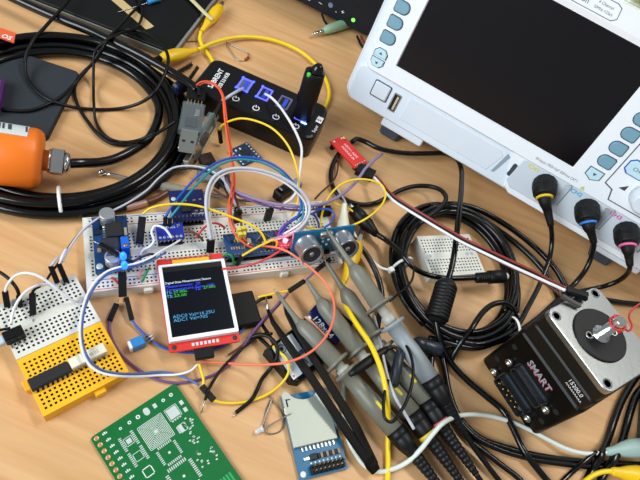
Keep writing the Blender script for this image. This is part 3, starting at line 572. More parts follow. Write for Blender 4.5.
MB().tube([(149, 2.2, 11.2), (138, 6, 10.5), (127, 9.5, 9.8), (118, 12, 9.8)], 0.35, 6).build('lead', LEAD, r_); MB().tube([(158, -1, 11.2), (166, -4, 10)], 0.35, 6).build('lead', LEAD, r_)
pq = [at(80, 72, 5), at(47, 137, 5), at(-30, 128, 5), at(-35, 34, 5)]
pM = Matrix.Identity(4)
po = thing('fabric_pouch', 'dark slate fabric pouch with orange lettered tag at the left edge', 'pouch', at(30, 90, 0))
MB().loft([[Vector((c.x, c.y, z)) * 1 + (Vector((sum(p.x for p in pq) / 4, sum(p.y for p in pq) / 4, z)) - Vector((c.x, c.y, z))) * i for c in [pq[0].lerp(pq[1], .03), pq[0].lerp(pq[1], .97), pq[1].lerp(pq[2], .03), pq[1].lerp(pq[2], .97), pq[2].lerp(pq[3], .03), pq[2].lerp(pq[3], .97), pq[3].lerp(pq[0], .03), pq[3].lerp(pq[0], .97)]][::-1] for z, i in ((0.05, .01), (1.5, 0), (4.2, 0), (5.2, .015))]).build('fabric_body', mat('slate_fabric', (36, 42, 48), 0.85, var=0.25, scale=400, bump=0.5), po)
tg = [at(-6, 26.5, 18), at(16, 34, 18), at(14, 43.5, 18), at(-6, 36.5, 18)]
o = MB().loft([[c + Vector((0, 0, z)) for c in tg][::-1] for z in (0, 1)]).build('tag', mat('tag_orange', (224, 92, 48), 0.6), po)
text(o, 'OS', flat(at(0.4, 36.6, 19.05), at(14, 41.4, 19.05)), 5.8, INK, bold=.1)
k_ = thing('plastic_fob', 'purple and white plastic fob on the dark pouch at the edge', 'fob', at(0, 88, 5.2))
fM = flat(at(-4, 116, 5), at(3, 84, 5)); fM.translation.z = 5.2
MB(fM).prism(rrect(-2, 32, -3, 14, 5), 0.05, 8, b=1.8).build('shell', mat('fob_purple', (92, 44, 112), 0.35), k_); MB(fM).prism(rrect(10, 24, -1, 10, 2), 7.9, 8.3).build('badge', mat('fob_white', (215, 205, 215), 0.5), k_)
# coil
CC = Vector((-207, 242, 0))
def ring(c, a0, a1, R, z, step=15, sx=1.0, sy=1.0, rot=0.0):
    out = []; n = max(2, int(abs(a1 - a0) / step))
    for k in range(n + 1):
        t = k / n; a = math.radians(a0 + (a1 - a0) * t); r = R(t) if callable(R) else R; zz_ = z(t) if callable(z) else z
        x, y = r * sx * math.cos(a), r * sy * math.sin(a); cr_, sr_ = math.cos(math.radians(rot)), math.sin(math.radians(rot))
        out.append(Vector((c.x + x * cr_ - y * sr_, c.y + x * sr_ + y * cr_, zz_)))
    return out
probe = thing('sensor_probe', 'orange cylindrical probe with thick coiled black cable at the left', 'probe', at(20, 160, 0))
ax0, ax1 = at(-14, 152, 26), at(43, 160, 21)
oM = axis_frame(ax0, ax1); OL = (ax1 - ax0).length; OR = 19.5
ORM = mat('orange_body', (240, 120, 22), 0.42, var=0.04)
MB(oM).lathe([(OR, -18), (OR, OL - 5), (OR - .8, OL - 2.6), (OR - 2.6, OL - .8), (OR - 5, OL)], 40).build('body', ORM, probe)
b = MB(oM); lab = []
for k in range(15):
    a = math.radians(6 + 84 * k / 14); lab.append(a)
b.loft([[((OR + .15) * math.cos(a), (OR + .15) * math.sin(a), z) for z in (-16, OL - 9)] for a in lab], cap0=False, cap1=False, closed=False)
o = b.build('paper_label', mat('label_paper', (206, 214, 214), 0.6), probe)
for zc, w_ in ((0, 2.2), (4, 1.2), (7, 2), (10, 1.2), (13, 2), (22.5, 1.2)):
    MB(oM).loft([[((OR + .28) * math.cos(math.radians(a)), (OR + .28) * math.sin(math.radians(a)), OL - 34 + zc + (.35 * (a - 45) / 10)) if e == 0 else ((OR + .28) * math.cos(math.radians(a)), (OR + .28) * math.sin(math.radians(a)), OL - 34 + zc + w_ + (.35 * (a - 45) / 10)) for e in (0, 1)] for a in (54, 62, 70, 78)], cap0=False, cap1=False, closed=False).build('label_print', DINK, o)
gd = (ax1 - ax0).normalized(); g0 = ax1 - gd * 0.5
gM_ = axis_frame(g0, g0 + gd)
MB(gM_).lathe([(6.8, 0), (6.8, 3.4), (7.8, 3.6), (7.8, 5)], 24).build('gland_collar', CHR, probe)
MB(gM_).lathe([(8.6, 5), (9.0, 5.6), (9.0, 12.4), (8.4, 13)], 6, smooth=False).build('gland_nut', CHR, probe); MB(gM_).lathe([(7.2, 13), (6.6, 15.6), (4.2, 17)], 20).build('gland_cap', CHR, probe)
c0 = g0 + gd * 15
pts = [c0, at(82, 163, 17), at(98, 162.5, 13), at(115, 159, 10), at(135, 149, 8.5), at(150, 137, 6.5)]
def steps(L, t): i = min(len(L) - 2, int(t)); return L[i] + (L[i + 1] - L[i]) * (t - i)
pts += ring(CC, 42, 42 + 360 * 4 + 150, lambda t: steps([69, 77, 84, 90, 80, 87, 87], t * 4.42), lambda t: steps([5.4, 5.4, 5.4, 5.6, 11.6, 12, 12], t * 4.42), 20)
MB().tube(pts, 3.3, 12, seg=4).build('cable', CAB, probe)
def ziptie(label, p, q, r_, head, tail=None, m=NYL, w_=1.15, zc=5.0):
    """loop around a bundle: p, q points across the bundle on the desk side"""
    t = thing('cable_tie', label, 'cable tie', V(p))
    p, q = V(p), V(q); mid = (p + q) / 2; ax = (q - p).normalized(); hl = (q - p).length / 2; pts = []
    for k in range(15):
        a = 2 * math.pi * k / 14; pts.append(mid + ax * hl * math.cos(a) + Vector((0, 0, 1)) * r_ * math.sin(a))
    MB().tube(pts, w_, 6, seg=3, flatten=0.55).build('strap', m, t)
    h = V(head); MB(frame(h, ax)).box(-2, 2, -2, 2, -2, 2, .5).build('locking_head', m, t)
    if tail: MB().tube([h] + [V(x) for x in tail], 1.1, 6, flatten=0.6).build('tail', m, t)
ziptie('white cable tie around the thick black coil at lower left', at(59, 188.5, 6.5), at(61.5, 214.5, 6.5), 7.5, (63, 215, 5), None)
def onward(pts, L=150, bend=0.25, z=2.2):
    """carry a cable on past its last point, lying on the desk"""
    q = [V(p) for p in pts]; d = q[-1] - q[-2]; d.z = 0; d.normalize(); s_ = Vector((-d.y, d.x, 0)); e = q[-1]
    return q + [Vector((e.x, e.y, 0)) + d * (L * k / 3) + s_ * (L * bend * (k / 3) ** 2) + Vector((0, 0, z)) for k in (1, 2, 3)]
def cable(name, label, cat, pts, r, m, group=None, seg=6, n=8, flatten=1.0):
    return MB().tube(pts, r, n, seg=seg, flatten=flatten).build(name, m, label=label, cat=cat, group=group)
cable('cable', 'thick black cable running along the black case to the serial adapter', 'cable', [(-12, -14, 13), (30, 6, 13), (62, 20, 14), (90, 31, 16), (112, 41.5, 18), (132, 51, 19), (152, 61.5, 20), (174, 74, 22), (190, 84, 25), (197, 91, 25)], 3.6, CAB, n=12)
cable('thin_cable', 'thin black cable looping across the dark pouch and the desk', 'cable', [(74, -8, 16), (62, 8, 17), (46, 26, 19), (31, 44, 19), (25, 62, 12), (28, 80, 7.5), (40, 94, 7.5), (54, 102, 7.5), (72, 107, 3), (96, 109.5, 2), (120, 108.5, 2), (140, 103, 9), (153, 94, 18), (161, 82, 21), (167, 68, 24), (168, 56, 23), (162, 45, 20), (150, 36, 16), (138, 31, 12), (124, 30, 13), (112, 34, 19), (104, 46, 21), (96, 60, 14), (83, 73, 6), (76, 83, 2), (74.5, 93, 1.8), (79, 108, 1.6), (88, 122, 1.6), (100, 136, 2), (114, 144, 2), (132, 144, 3), (148, 139, 15), (162, 130, 19), (176, 121, 20)], 1.35, CABM)
cable('thin_cable', 'thin black cable from the left edge curving up towards the case', 'cable', [(-6, 107, 7), (12, 110.5, 6.8), (30, 110.5, 6.8), (48, 104, 7), (62, 96, 6), (76, 82, 5), (90, 66, 12), (101, 50, 21), (107, 40, 23), (116, 30, 20), (127, 18, 13), (140, 4, 11), (148, -8, 11)], 1.2, CABM)
cable('thin_cable', 'thin black cable dropping straight down beside the pouch onto the desk', 'cable', [(135, -6, 11), (141, 6, 11.5), (142, 16, 11), (136, 28, 12), (120, 33.5, 21), (104, 42, 23), (95, 52, 20), (93.5, 70, 10), (93.5, 88, 2.8), (94, 106, 5), (95.5, 120, 1.4), (101, 131, 1.2), (110, 139, 1.2), (122, 142, 1.2), (140, 139.5, 13), (155, 133, 19)], 1.1, CABM)
o = MB(flat(at(174, 90, 16), at(188, 84, 16))).box(0, 13, -3.5, 3.5, -5, 5, 1.5).build('blue_plug', mat('navy_plug', (22, 32, 58), 0.4), label='dark blue plastic plug under the thick black cable', cat='plug')
cable('tan_wire', 'short tan wire resting against the black coil near the yellow clip', 'wire', [(150, 64, 19), (160, 71, 19), (170, 78, 19), (177, 83, 18)], 0.8, mat('tan_vinyl', (200, 165, 95), 0.5))
# pin headers near the hub
for label, p, q, n in (('black toothed pin header strip lying behind the yellow clip boot', (177, 73, 3), (192, 64.5, 3), 8), ('black pin header strip leaning against the hub corner', (189, 80, 4), (198, 67, 8), 6)):
    p, q = V(p), V(q); hM = frame(p, q - p); t = thing('pin_header', label, 'pin header', p); Ln = (q - p).length
    MB(hM).box(0, Ln, -1.2, 1.2, -1.2, 1.2, .3).build('strip', BLK, t)
    for k in range(n): MB(hM).box(Ln * (k + .5) / n - .35, Ln * (k + .5) / n + .35, -.35, .35, -2.6 if q.z < 6 else -2.6, 3.6).build('pin', mat('pin_dark', (110, 105, 95), 0.35, 0.8), t)
# yellow clip lead behind the hub
def boot(parent, nose, tail, R, m, jaws=True, sy=0.8, jm=STE):
    nose, tail = V(nose), V(tail); L = (nose - tail).length; M = axis_frame(tail, nose)
    MB(M).lathe([(R * .34, 0), (R * .42, L * .05), (R * .5, L * .2), (R * .78, L * .38), (R, L * .6), (R * .96, L * .8), (R * .7, L * .96), (R * .5, L)], 18, sx=1.0, sy=sy).build('boot', m, parent)
    if jaws:
        for s_ in (-1, 1): MB(M).loft([[(x, s_ * (0.3 + (1 - t) * 1.0) + dy * s_, L * .95 + t * R * 1.6) for x, dy in ((-R * .35 * (1 - .4 * t), 0), (R * .35 * (1 - .4 * t), 0), (R * .35 * (1 - .4 * t), 0.7), (-R * .35 * (1 - .4 * t), 0.7))] for t in (0, .5, 1)]).build('jaw', jm, parent)
cl = thing('clip_lead', 'yellow crocodile clip lead with two boots lying behind the USB hub', 'clip lead', at(240, 37, 0))
boot(cl, (220.5, 6, 7), (202, 31, 6), 5.6, YLB); boot(cl, (161, 58.5, 10), (197, 50, 7), 6.2, YLB, jm=BLK)
MB().tube([(201, 31.5, 6), (200, 40, 4), (205, 50, 3), (211, 58, 3), Vector((-136, 354, 3)), Vector((-110, 352, 2)), Vector((-60, 353, 2)), (322, 110, 2), (328, 101, 2.4), (329, 90, 3), (324, 76, 3), (314, 62.5, 3), (297, 49.5, 3), (270, 39.5, 3), (242, 37, 4), (216, 42, 6), (198, 49.8, 7)], 1.7, 10).build('wire', YEL, cl)
cable('plastic_strip', 'cream plastic strip lying across the yellow clip boot', 'plastic strip', [(184, -8, 12), (196, 4, 12), (205, 13, 12), (213, 20, 10)], 2.2, mat('cream_plastic', (205, 195, 150), 0.5), flatten=0.35)
dd = thing('glass_diode', 'tiny glass diode with bent wire leads behind the hub', 'diode', at(240, 52, 0))
MB().tube([(226, 41.5, 1), (228, 47, 1), (233, 55, 1), (239, 60.5, 1), (245, 60, 1.2)], 0.45, 6).build('lead', LEAD, dd); MB().tube([(245, 60, 1.4), (248.5, 57.5, 1.4)], 1.3, 8).build('body', mat('diode_red', (150, 60, 30), 0.25), dd)
MB().tube([(248.5, 57.5, 1.3), (248, 53, 1), (240, 49, .8), (230, 44.5, .8)], 0.45, 6).build('lead', LEAD, dd)
cable('bent_lead', 'thin bare wire offcut between the two yellow clip boots', 'wire', [(186, 41.5, .8), (195, 41.2, .8), (203, 43, .8), (197, 52, 0.8)], 0.5, mat('lead_dull', (120, 110, 95), 0.5, 0.5))

# ------------------------------------------------------------------ dock at the top and audio jack
dq0, dq1 = at(280, -8, 6), at(370, 38.5, 6); DM = flat(dq0, dq1); DM.translation.z = 0; DL = (dq1 - dq0).length
dk = thing('desktop_box', 'dark navy desktop box with a green power light at the top', 'box', DM @ Vector((DL / 2, 50, 0)))
DKM = mat('dock_navy', (16, 24, 34), 0.45, var=0.12, scale=40, spec=0.3)
MB(DM @ RX(90)).loft([[(x, y, -z) for x, y in rrect(-150, DL, 6 + i, 78 - i, 7)] for z, i in ((0, 1), (1.5, 0), (88, 0), (90, 1))][::-1]).build('housing', DKM, dk)
DF = DM @ RX(90)
def df(px, py):
    n = (DF.to_3x3() @ Vector((0, 0, 1))); o_ = Vector((0, 0, CAM_H)); d = at(px, py, 0) - o_; t = (DF.translation - o_).dot(n) / d.dot(n); return DF.inverted() @ (o_ + d * t)
q = df(353.3, 20); MB(DF @ T(q.x, q.y, -.2)).lathe([(1.9, 0), (1.9, .6), (1.2, 1.1)], 12).build('green_led', mat('green_led', (90, 235, 60), 0.4, emit=3.0), dk)
q = df(330.6, 5.2); MB(DF @ T(q.x, q.y, 0)).lathe([(2.6, 0), (2.6, .15), (1.9, .15), (1.9, .02)], 18).build('round_mark', mat('mark_grey', (110, 130, 160), 0.6), dk)
for px, py, s_ in ((335.5, 13.2, '-'), (342, 14.2, '+'), (320, 5, '~'), (308, 1.5, '~')):
    q = df(px, py); text(dk, s_, DF @ T(q.x, q.y, 0), 7, INK, align='CENTER')
for x in (-130, DL - 14): MB(DM @ T(x, 20)).lathe([(7, 0), (7, 7)], 14).build('foot', RUB, dk); MB(DM @ T(x, 75)).lathe([(7, 0), (7, 7)], 14).build('foot', RUB, dk)
jk = thing('audio_plug', 'pale green audio jack plug lying under the dark desktop box', 'plug', at(330, 28, 0))
j0, j1 = at(348, 23, 5), at(323, 31, 5); jM = axis_frame(j0, j1); JL = (j1 - j0).length
MB(jM).lathe([(2.2, -8), (4.6, -2), (5, JL * .4), (4.6, JL * .8), (2.6, JL)], 18).build('grip', mat('jack_green', (146, 178, 148), 0.5), jk)
MB(jM).lathe([(1.75, JL), (1.75, JL + 6), (1.4, JL + 6.2), (1.75, JL + 6.6), (1.75, JL + 10), (1.3, JL + 10.3), (1.7, JL + 11), (1.2, JL + 13.4), (.3, JL + 14.4)], 14).build('jack_tip', CHR, jk)
for label, pts, m in (('dark red wire hanging behind the oscilloscope edge', [(361, 36, 4), (365, 44, 2), (371, 50, 2)], mat('dark_red_vinyl', (110, 35, 30), 0.5)), ('short black wire under the green lit desktop box', [(357, 36, 3), (361, 45, 2), (367, 52, 2)], CABM), ('black lead dropping behind the green audio plug', [(322, 14, 6), (324, 20, 5), (328, 26, 5)], CABM)):
    cable('short_wire', label, 'wire', pts, 1.1, m)

# ------------------------------------------------------------------ serial adapters
def dongle(label, p0, p1, roll, variant):
    """USB plug mouth at p0, header end towards p1"""
    p0, p1 = V(p0), V(p1); M = frame(p0, p1 - p0) @ RX(roll); t = thing('serial_adapter', label, 'usb adapter', Vector((p0.x, p0.y, p0.z)), 'usb serial adapters')
    pl = MB(M).box(0, 18.5, -6, 6, -2.2, 2.2, .35).build('usb_plug', STE, t)
    for y in (-3, 3): MB(M).box(6, 8.2, y - 1.1, y + 1.1, 2.15, 2.28).build('plug_hole', BBH, pl)
    MB(M).box(-0.06, .4, -5.4, 5.4, -1.8, 1.8).build('plug_mouth', mat('mouth_grey', (150, 150, 146), 0.5), pl)
    MB(M).box(18, 45, -7.6, 7.6, -.9, .7).build('circuit_board', mat('adapter_pcb', (52, 62, 66), 0.4) if variant else mat('grey_green_pcb', (70, 90, 88), 0.4), t)
    MB(M).box(22, 30, -4, 4, .7, 2.4, .3).build('chip', CHIP, t); MB(M).box(33, 40, -5, -1.4, .7, 2.0, .3).build('crystal', STE, t)
    MB(M).loft([[(x, y, z) for y, z in rrect(-8.4, 8.4, -2.8, 3.2, 1.6)] for x in (16.5, 44.5)]).build('clear_sleeve', mat('clear_sleeve', (190, 200, 200), 0.12, alpha=0.12), t)
    for k in range(5): MB(M).box(44, 52, -5.4 + 2.54 * k, -4.7 + 2.54 * k, -.1, .6).build('header_pin', GOLD if k % 2 else STE, t)
    return M, t
DGM, dg = dongle('silver plugged serial adapter in clear sleeve on top of the coil', (186.5, 151, 22), (194.5, 104, 24), 0, True)
MB(DGM).box(50.5, 64, -7, 7, -1.4, 1.4, .3).build('socket_housing', BLK, dg)
DG2, d2 = dongle('serial adapter turned on its edge beside the first one', (187, 166, 9), (217, 113, 20), 80, False)
tM3 = frame(at(197, 172, 6), at(226, 176, 6) - at(197, 172, 6))
d3 = thing('usb_breakout', 'silver shelled socket board with black header below the adapters', 'circuit board', at(208, 174, 0))
MB(tM3).box(0, 17, -9, 5, -1, 3.4, .5).build('metal_shell', STE, d3); MB(tM3).box(14, 24, -10, 4, -2.4, -1).build('circuit_board', mat('grey_green_pcb', (70, 90, 88), 0.4), d3)
hM = frame(at(215, 186, 9), at(224, 178, 11) - at(215, 186, 9)); MB(hM).box(0, 12, -3, 3, -2.5, 2.5, .4).build('header', BLK, d3)
for k in range(3): MB(hM).box(1 + 3 * k, 1.8 + 3 * k, -6.5, -3, -.4, .4).build('pin', STE, d3)
MB(frame(at(200, 163, 2), at(213, 160, 2) - at(200, 163, 2))).box(0, 11, -4, 6, -2, 3, .5).build('connector_block', mat('dark_brown', (50, 34, 26), 0.5), label='dark brown connector block behind the silver socket board', cat='connector')
# small blue board on the desk
pm = flat(at(228.5, 150.5, 2), at(243, 166, 2)); pm.translation.z = 0
mn = thing('breakout_board', 'little dark blue breakout board flat on the desk below the hub', 'circuit board', at(239, 153, 0))
wdt = (at(228.5, 150.5, 2) - at(243, 166, 2)).length; dp = (at(228.5, 150.5, 2) - at(237, 141.5, 2)).length
MB(pm).box(0, wdt, 0, 18, 0.6, 2.2).build('board', mat('dark_blue_pcb', (18, 48, 78), 0.4), mn)
MB(pm @ T(wdt / 2, 9, 2.2) @ RZ(45)).box(-3.4, 3.4, -3.4, 3.4, 0, 1, .2).build('chip', CHIP, mn)
for k in range(6):
    for y in (1.3, 16.7): MB(pm @ T(wdt * (k + .5) / 6, y, 2.15)).lathe([(.85, 0), (.85, .12), (.4, .12)], 8).build('pad', PAD, mn)
for x, y in ((2.5, 4), (2.5, 8), (wdt - 3, 6), (wdt - 3, 12), (8, 3.5)): MB(pm).box(x, x + 1.8, y, y + 1, 2.2, 2.9).build('component', INK, mn)
# screwdriver and stripped coax end between coil and breadboard
sw_ = thing('screwdriver', 'slim chrome screwdriver with clear handle lying under the black coil', 'screwdriver', at(150, 186, 0))
p, q = at(98.5, 171.5, 3.2), at(104.5, 173, 3.0); MB(axis_frame(p, q)).lathe([(1.8, 0), (2.9, .6), (2.9, 2.6), (1.6, 3.4), (1.4, (q - p).length)], 14).build('end_cap', CHR, sw_)
MB().tube([(104, 173, 3.0), (120, 176.5, 2.2), (148, 184.5, 2.2)], 1.3, 10, seg=2).build('shaft', CHR, sw_)
p, q = at(147, 184, 3.6), at(190, 190.5, 3.6); L = (q - p).length; MB(axis_frame(p, q)).lathe([(1.6, 0), (3.2, 1.5), (3.5, L * .5), (3.0, L - 4), (1.4, L)], 8, smooth=False).build('handle', mat('clear_handle', (170, 168, 150), 0.15, alpha=0.6), sw_)
MB().tube([(190, 190.5, 3), (215, 195.5, 3), (246, 203.5, 3)], 1.3, 10, seg=2).build('blade', CHR, sw_)
cx_ = thing('coax_end', 'stripped coaxial cable end with copper braid behind the breadboard', 'cable', at(140, 204, 0))
MB().tube([(84, 213.5, 3.6), (106, 211, 3.6), (126, 207.5, 3.6)], 3.0, 10).build('jacket', CAB, cx_); MB().tube([(125, 207.7, 3.6), (136, 205.5, 3.4), (147, 202.5, 3.2)], 2.4, 10).build('braid', mat('braid_pink', (190, 150, 135), 0.45, 0.5), cx_); MB().tube([(146, 202.7, 3.2), (157, 198.5, 3), (168, 192, 3)], 2.2, 10).build('dielectric', mat('brown_core', (92, 52, 34), 0.35), cx_)
# ------------------------------------------------------------------ modules on the long breadboard
def bl(px, py, z): return BI @ at(px, py, z)
def bmod(name, label, cat, px, py, z, L, Wd, m, group=None, rot=0.0):
    q = bl(px, py, z); M = BM @ T(q.x, q.y, 0) @ RZ(rot); t = thing(name, label, cat, M @ Vector((L / 2, Wd / 2, 8.5)), group)
    MB(M).box(0, L, 0, Wd, z - 1.6, z).build('circuit_board', m, t)
    return M, t
def pins(M, t, xs, y, z0, z1, m=GOLD, h=True):
    if h: MB(M).box(min(xs) - 1.2, max(xs) + 1.2, y - 1.2, y + 1.2, z0 + 0.1, z0 + 2.6).build('pin_strip', BLK, t)
    for x in xs: MB(M).box(x - .32, x + .32, y - .32, y + .32, z0, z1).build('pin', m, t)
# step-down converter: 21 x 43 board across the left end
BKM, bk = bmod('step_down_converter', 'blue step-down power module with silver capacitors on the breadboard end', 'power module', 95.5, 273, 13, 21, 41, PCBB)
for x, y in ((1.6, 1.6), (19.4, 1.6), (1.6, 39.4), (19.4, 39.4)): MB(BKM).box(x - .4, x + .4, y - .4, y + .4, 8.5, 14.2).build('pin', STE, bk)
def can(M, x, y, z, r, h, t):
    MB(M @ T(x, y, z)).box(-r * 1.08, r * 1.08, -r * 1.08, r * 1.08, 0, 1.2, .3).build('can_base', BLK, t)
    c = MB(M @ T(x, y, z)).lathe([(r, 1.2), (r, 2.2), (r * .96, 2.5), (r, 2.9), (r, h - .5), (r * .93, h)], 28).build('capacitor_can', mat('can_aluminium', (190, 196, 196), 0.32, 0.8), t)
    return c
can(BKM, 9.4, 36.0, 13, 4.7, 10.5, bk); c2 = can(BKM, 10.6, 5.6, 13, 4.8, 8.5, bk)
MB(BKM @ T(10.6, 5.6, 21.5)).prism([(-4, 0), (-2.6, 3), (2.6, 3), (4, 0)], -.05, .1).build('polarity_mark', DINK, c2)
MB(BKM).box(7.5, 17.8, 22, 33, 13, 18.5, .5).build('regulator', CHIP, bk)
MB(BKM).box(8, 12, 31, 33.6, 13, 14, .2).build('regulator_tab', STE, bk)
for k in range(5): MB(BKM).box(6.0, 7.8, 23 + 1.9 * k, 24 + 1.9 * k, 15, 15.6).build('regulator_leg', STE, bk)
MB(BKM).box(5.2, 16, 11.6, 21.4, 13, 19.5, 1.6).build('inductor', mat('inductor_dark', (34, 36, 44), 0.5), bk)
tr = MB(BKM).box(15.8, 20.6, 11.4, 20, 13, 20, .3).build('trimmer', mat('trimmer_blue', (20, 95, 190), 0.4), bk); MB(BKM @ T(18.2, 13, 20)).lathe([(1.2, -.2), (1.2, .8), (.8, 1)], 10).build('adjust_screw', GOLD, tr)
MB(BKM @ T(2.7, 4.2, 12.95)).lathe([(2.1, 0), (2.1, .4), (1.4, .5)], 14).build('solder_pad', PAD, bk); MB(BKM).box(1, 4.4, 27, 29.4, 13, 14.4, .2).build('diode', CHIP, bk); MB(BKM).box(2, 4.4, 14, 17, 13, 14, .2).build('chip_resistor', CER, bk)
MB(BKM).box(18.4, 20.2, 25, 31, 13, 13.8, .2).build('film_pad', mat('cream_pad', (205, 200, 170), 0.5), bk)
# twin blue indicator lights
for label, px, py in (('upper bright blue indicator light on the breadboard power module', 123, 254.5), ('lower bright blue indicator light below the first on the breadboard', 124.2, 263.8)):
    p = at(px, py, 27); t = thing('indicator_light', label, 'led', Vector((p.x, p.y, 8.5)), 'blue indicator lights')
    MB(Matrix.Translation(Vector((p.x, p.y, 0)))).lathe([(1.9, 23.5), (1.9, 26.4), (1.6, 27.6), (.9, 28.4), (.1, 28.7)], 14).build('lens', mat('led_lens_blue', (14, 84, 255), 0.3, emit=4.5), t)
    for s_ in (-.9, .9): MB().cyl(Vector((p.x + s_, p.y, 8.0)), Vector((p.x + s_, p.y, 23.8)), .3, n=6).build('leg', STE, t)
    ld = bpy.data.lights.new('blue_glow', 'POINT'); ld.energy = 0.006; ld.color = (0.12, 0.25, 1.0); ld.shadow_soft_size = 0.003; lo = bpy.data.objects.new('blue_glow', ld); COL.objects.link(lo); lo.location = (p + Vector((0, 0, 6))) * S
# little royal blue board with header
M, t = bmod('level_shifter', 'small royal blue board with pin row at the breadboard edge', 'circuit board', 157.5, 240, 17, 17, 12, mat('royal_pcb', (16, 40, 150), 0.35))
pins(M, t, [1.8 + 2.6 * k for k in range(6)], 1.6, 8.0, 18.2, STE)
for k in range(6): MB(M @ T(1.8 + 2.6 * k, 1.6, 16.95)).lathe([(.9, 0), (.9, .12)], 10).build('pad', PAD, t)
text(t, '* GND SCL +', M @ T(1.5, 8.2, 17.0), 2.2, INK)
MB(M).box(1, 3, 9, 10.4, 17, 17.8).build('component', STE, t); MB(M).box(13, 15, 9, 10.4, 17, 17.8).build('component', STE, t)
# dark navy module standing behind it
M, t = bmod('sensor_module', 'dark navy sensor board with black chip behind the blue board', 'circuit board', 173, 221, 16, 23, 25, PCBD)
pins(M, t, [1.5 + 2.54 * k for k in range(8)], 1.6, 8.0, 18.6, STE)
MB(M).box(6.5, 13, 6, 12.5, 16, 17.4, .3).build('chip', CHIP, t); MB(M).box(15, 18, 9, 13, 16, 17, .2).build('chip', CHIP, t)
for x, y in ((15, 6), (18.6, 6), (15, 15), (3, 14), (19, 15.4), (9, 15)): MB(M).box(x, x + 1.8, y, y + 1, 16, 16.8).build('component', CER, t)
MB(M @ T(2.6, 18, 16)).lathe([(1.6, -.02), (1.6, .1), (1, .12)], 12).build('mounting_hole', PAD, t); text(t, 'MPU-6050', M @ T(13, 4, 16), 1.8, INK)
# microcontroller board
M, t = bmod('microcontroller_board', 'long blue microcontroller board in the middle of the breadboard', 'circuit board', 228, 258, 15, 50, 18.5, PCBB)
AM = M
pins(M, t, [2 + 2.54 * k for k in range(18)], 1.4, 8.0, 16.4, GOLD); pins(M, t, [2 + 2.54 * k for k in range(18)], 17.1, 8.0, 16.4, GOLD)
MB(M @ T(27, 9.2, 15) @ RZ(45)).box(-4.6, 4.6, -4.6, 4.6, 0, 1.6, .25).build('chip', CHIP, t)
for s_ in range(4):
    for k in range(7): MB(M @ T(27, 9.2, 15) @ RZ(45 + 90 * s_)).box(4.5, 5.6, -3.6 + 1.1 * k, -3.1 + 1.1 * k, .2, .6).build('chip_leg', STE, t)
MB(M).box(38, 43, 6.5, 12, 15, 18, .4).build('reset_button', STE, t); MB(M).box(46, 52, 5.4, 13, 15, 17.8, .4).build('usb_socket', STE, t); MB(M).box(14, 17, 7, 12, 15, 18.4, .5).build('crystal', STE, t)
for k in range(6): MB(M).box(3 + 1.7 * k, 4 + 1.7 * k, 5.5, 7.6, 15, 15.8).build('component', CER if k % 2 else STE, t)
for k in range(5): MB(M).box(4 + 1.9 * k, 5.1 + 1.9 * k, 11, 13, 15, 15.8).build('component', STE if k % 2 else CHIP, t)
# yellow connector cluster standing on the controller
yc = thing('pin_socket', 'yellow plug cluster standing on the blue microcontroller board', 'connector', at(240, 238, 15))
for k, (px, py) in enumerate(((237.5, 236), (241, 234.5), (244, 233.5), (239, 239), (243, 238))):
    p = at(px, py, 17.5); MB(Matrix.Translation(p) @ RZ(35)).box(-1.3, 1.3, -1.3, 1.3, -2.4, 9 - k * .7, .25).build('plug_housing', mat('pale_yellow_plug', (215, 200, 80), 0.5), yc)
# red-lit charger board
M, t = bmod('charger_board', 'small magenta lit board with a glowing red light beside the sonar', 'circuit board', 279.5, 249, 17, 12, 14, mat('magenta_pcb', (120, 24, 70), 0.4))
p = at(285.6, 239.5, 19.5); MB(Matrix.Translation(p)).lathe([(1.5, -2.5), (1.5, -.4), (.8, .6), (.1, .9)], 12).build('red_led', mat('red_led', (255, 90, 110), 0.4, emit=10), t)
ld = bpy.data.lights.new('red_glow', 'POINT'); ld.energy = 0.004; ld.color = (1.0, 0.1, 0.15); ld.shadow_soft_size = 0.003; lo = bpy.data.objects.new('red_glow', ld); COL.objects.link(lo); lo.location = (p + Vector((0, 0, 5))) * S
pins(M, t, [1.5 + 2.54 * k for k in range(4)], 1.6, 8, 18, GOLD); MB(M).box(3, 7, 6, 10, 17, 18.2, .2).build('chip', CHIP, t)
# sonar: board standing up, eyes towards the viewer and up
s0, s1 = at(291, 258, 13), at(349.5, 249, 13); sd_ = s1 - s0; sd_.z = 0
sx_ = sd_.normalized(); tl = math.radians(70); sb = Vector((-sx_.y, sx_.x, 0)); sy_ = sb * math.cos(tl) + Vector((0, 0, 1)) * math.sin(tl); sz_ = sx_.cross(sy_)
UM = Matrix.Identity(4)
for i in range(3): UM[i][0], UM[i][1], UM[i][2], UM[i][3] = sx_[i], sy_[i], sz_[i], s0[i]
son = thing('ultrasonic_sensor', 'blue ultrasonic distance sensor with two round silver eyes on the breadboard', 'sensor', at(322, 262, 8.5))
MB(UM).box(0, 45, 0, 20, -1.6, 0).build('circuit_board', PCBT, son)
MESH_ = mat('mesh_dark', (44, 42, 52), 0.5)
for x in (9.5, 35.5):
    e_ = MB(UM @ T(x, 10)).lathe([(8.3, 0), (8.3, 1.2), (7.9, 1.6), (7.9, 11.4), (8.1, 12.1), (7.7, 12.4), (6.5, 12.3), (6.2, 11.2)], 32).build('transducer', mat('can_silver', (176, 184, 190), 0.28, 0.85), son)
    MB(UM @ T(x, 10)).lathe([(6.3, 10.6), (6.3, 11.35)], 28).build('mesh_cover', MESH_, e_); MB(UM @ T(x, 10)).lathe([(1.8, 11.3), (1.8, 11.6), (.3, 12)], 14).build('cone', LEAD, e_)
MB(UM).box(18, 27.5, 15.4, 19.4, 0, 3.4, .8).build('crystal', STE, son)
for k in range(4):
    MB(UM).box(18.4 + 2.54 * k, 19.0 + 2.54 * k, -6, 3, 0.2, .9).build('pin', GOLD, son)
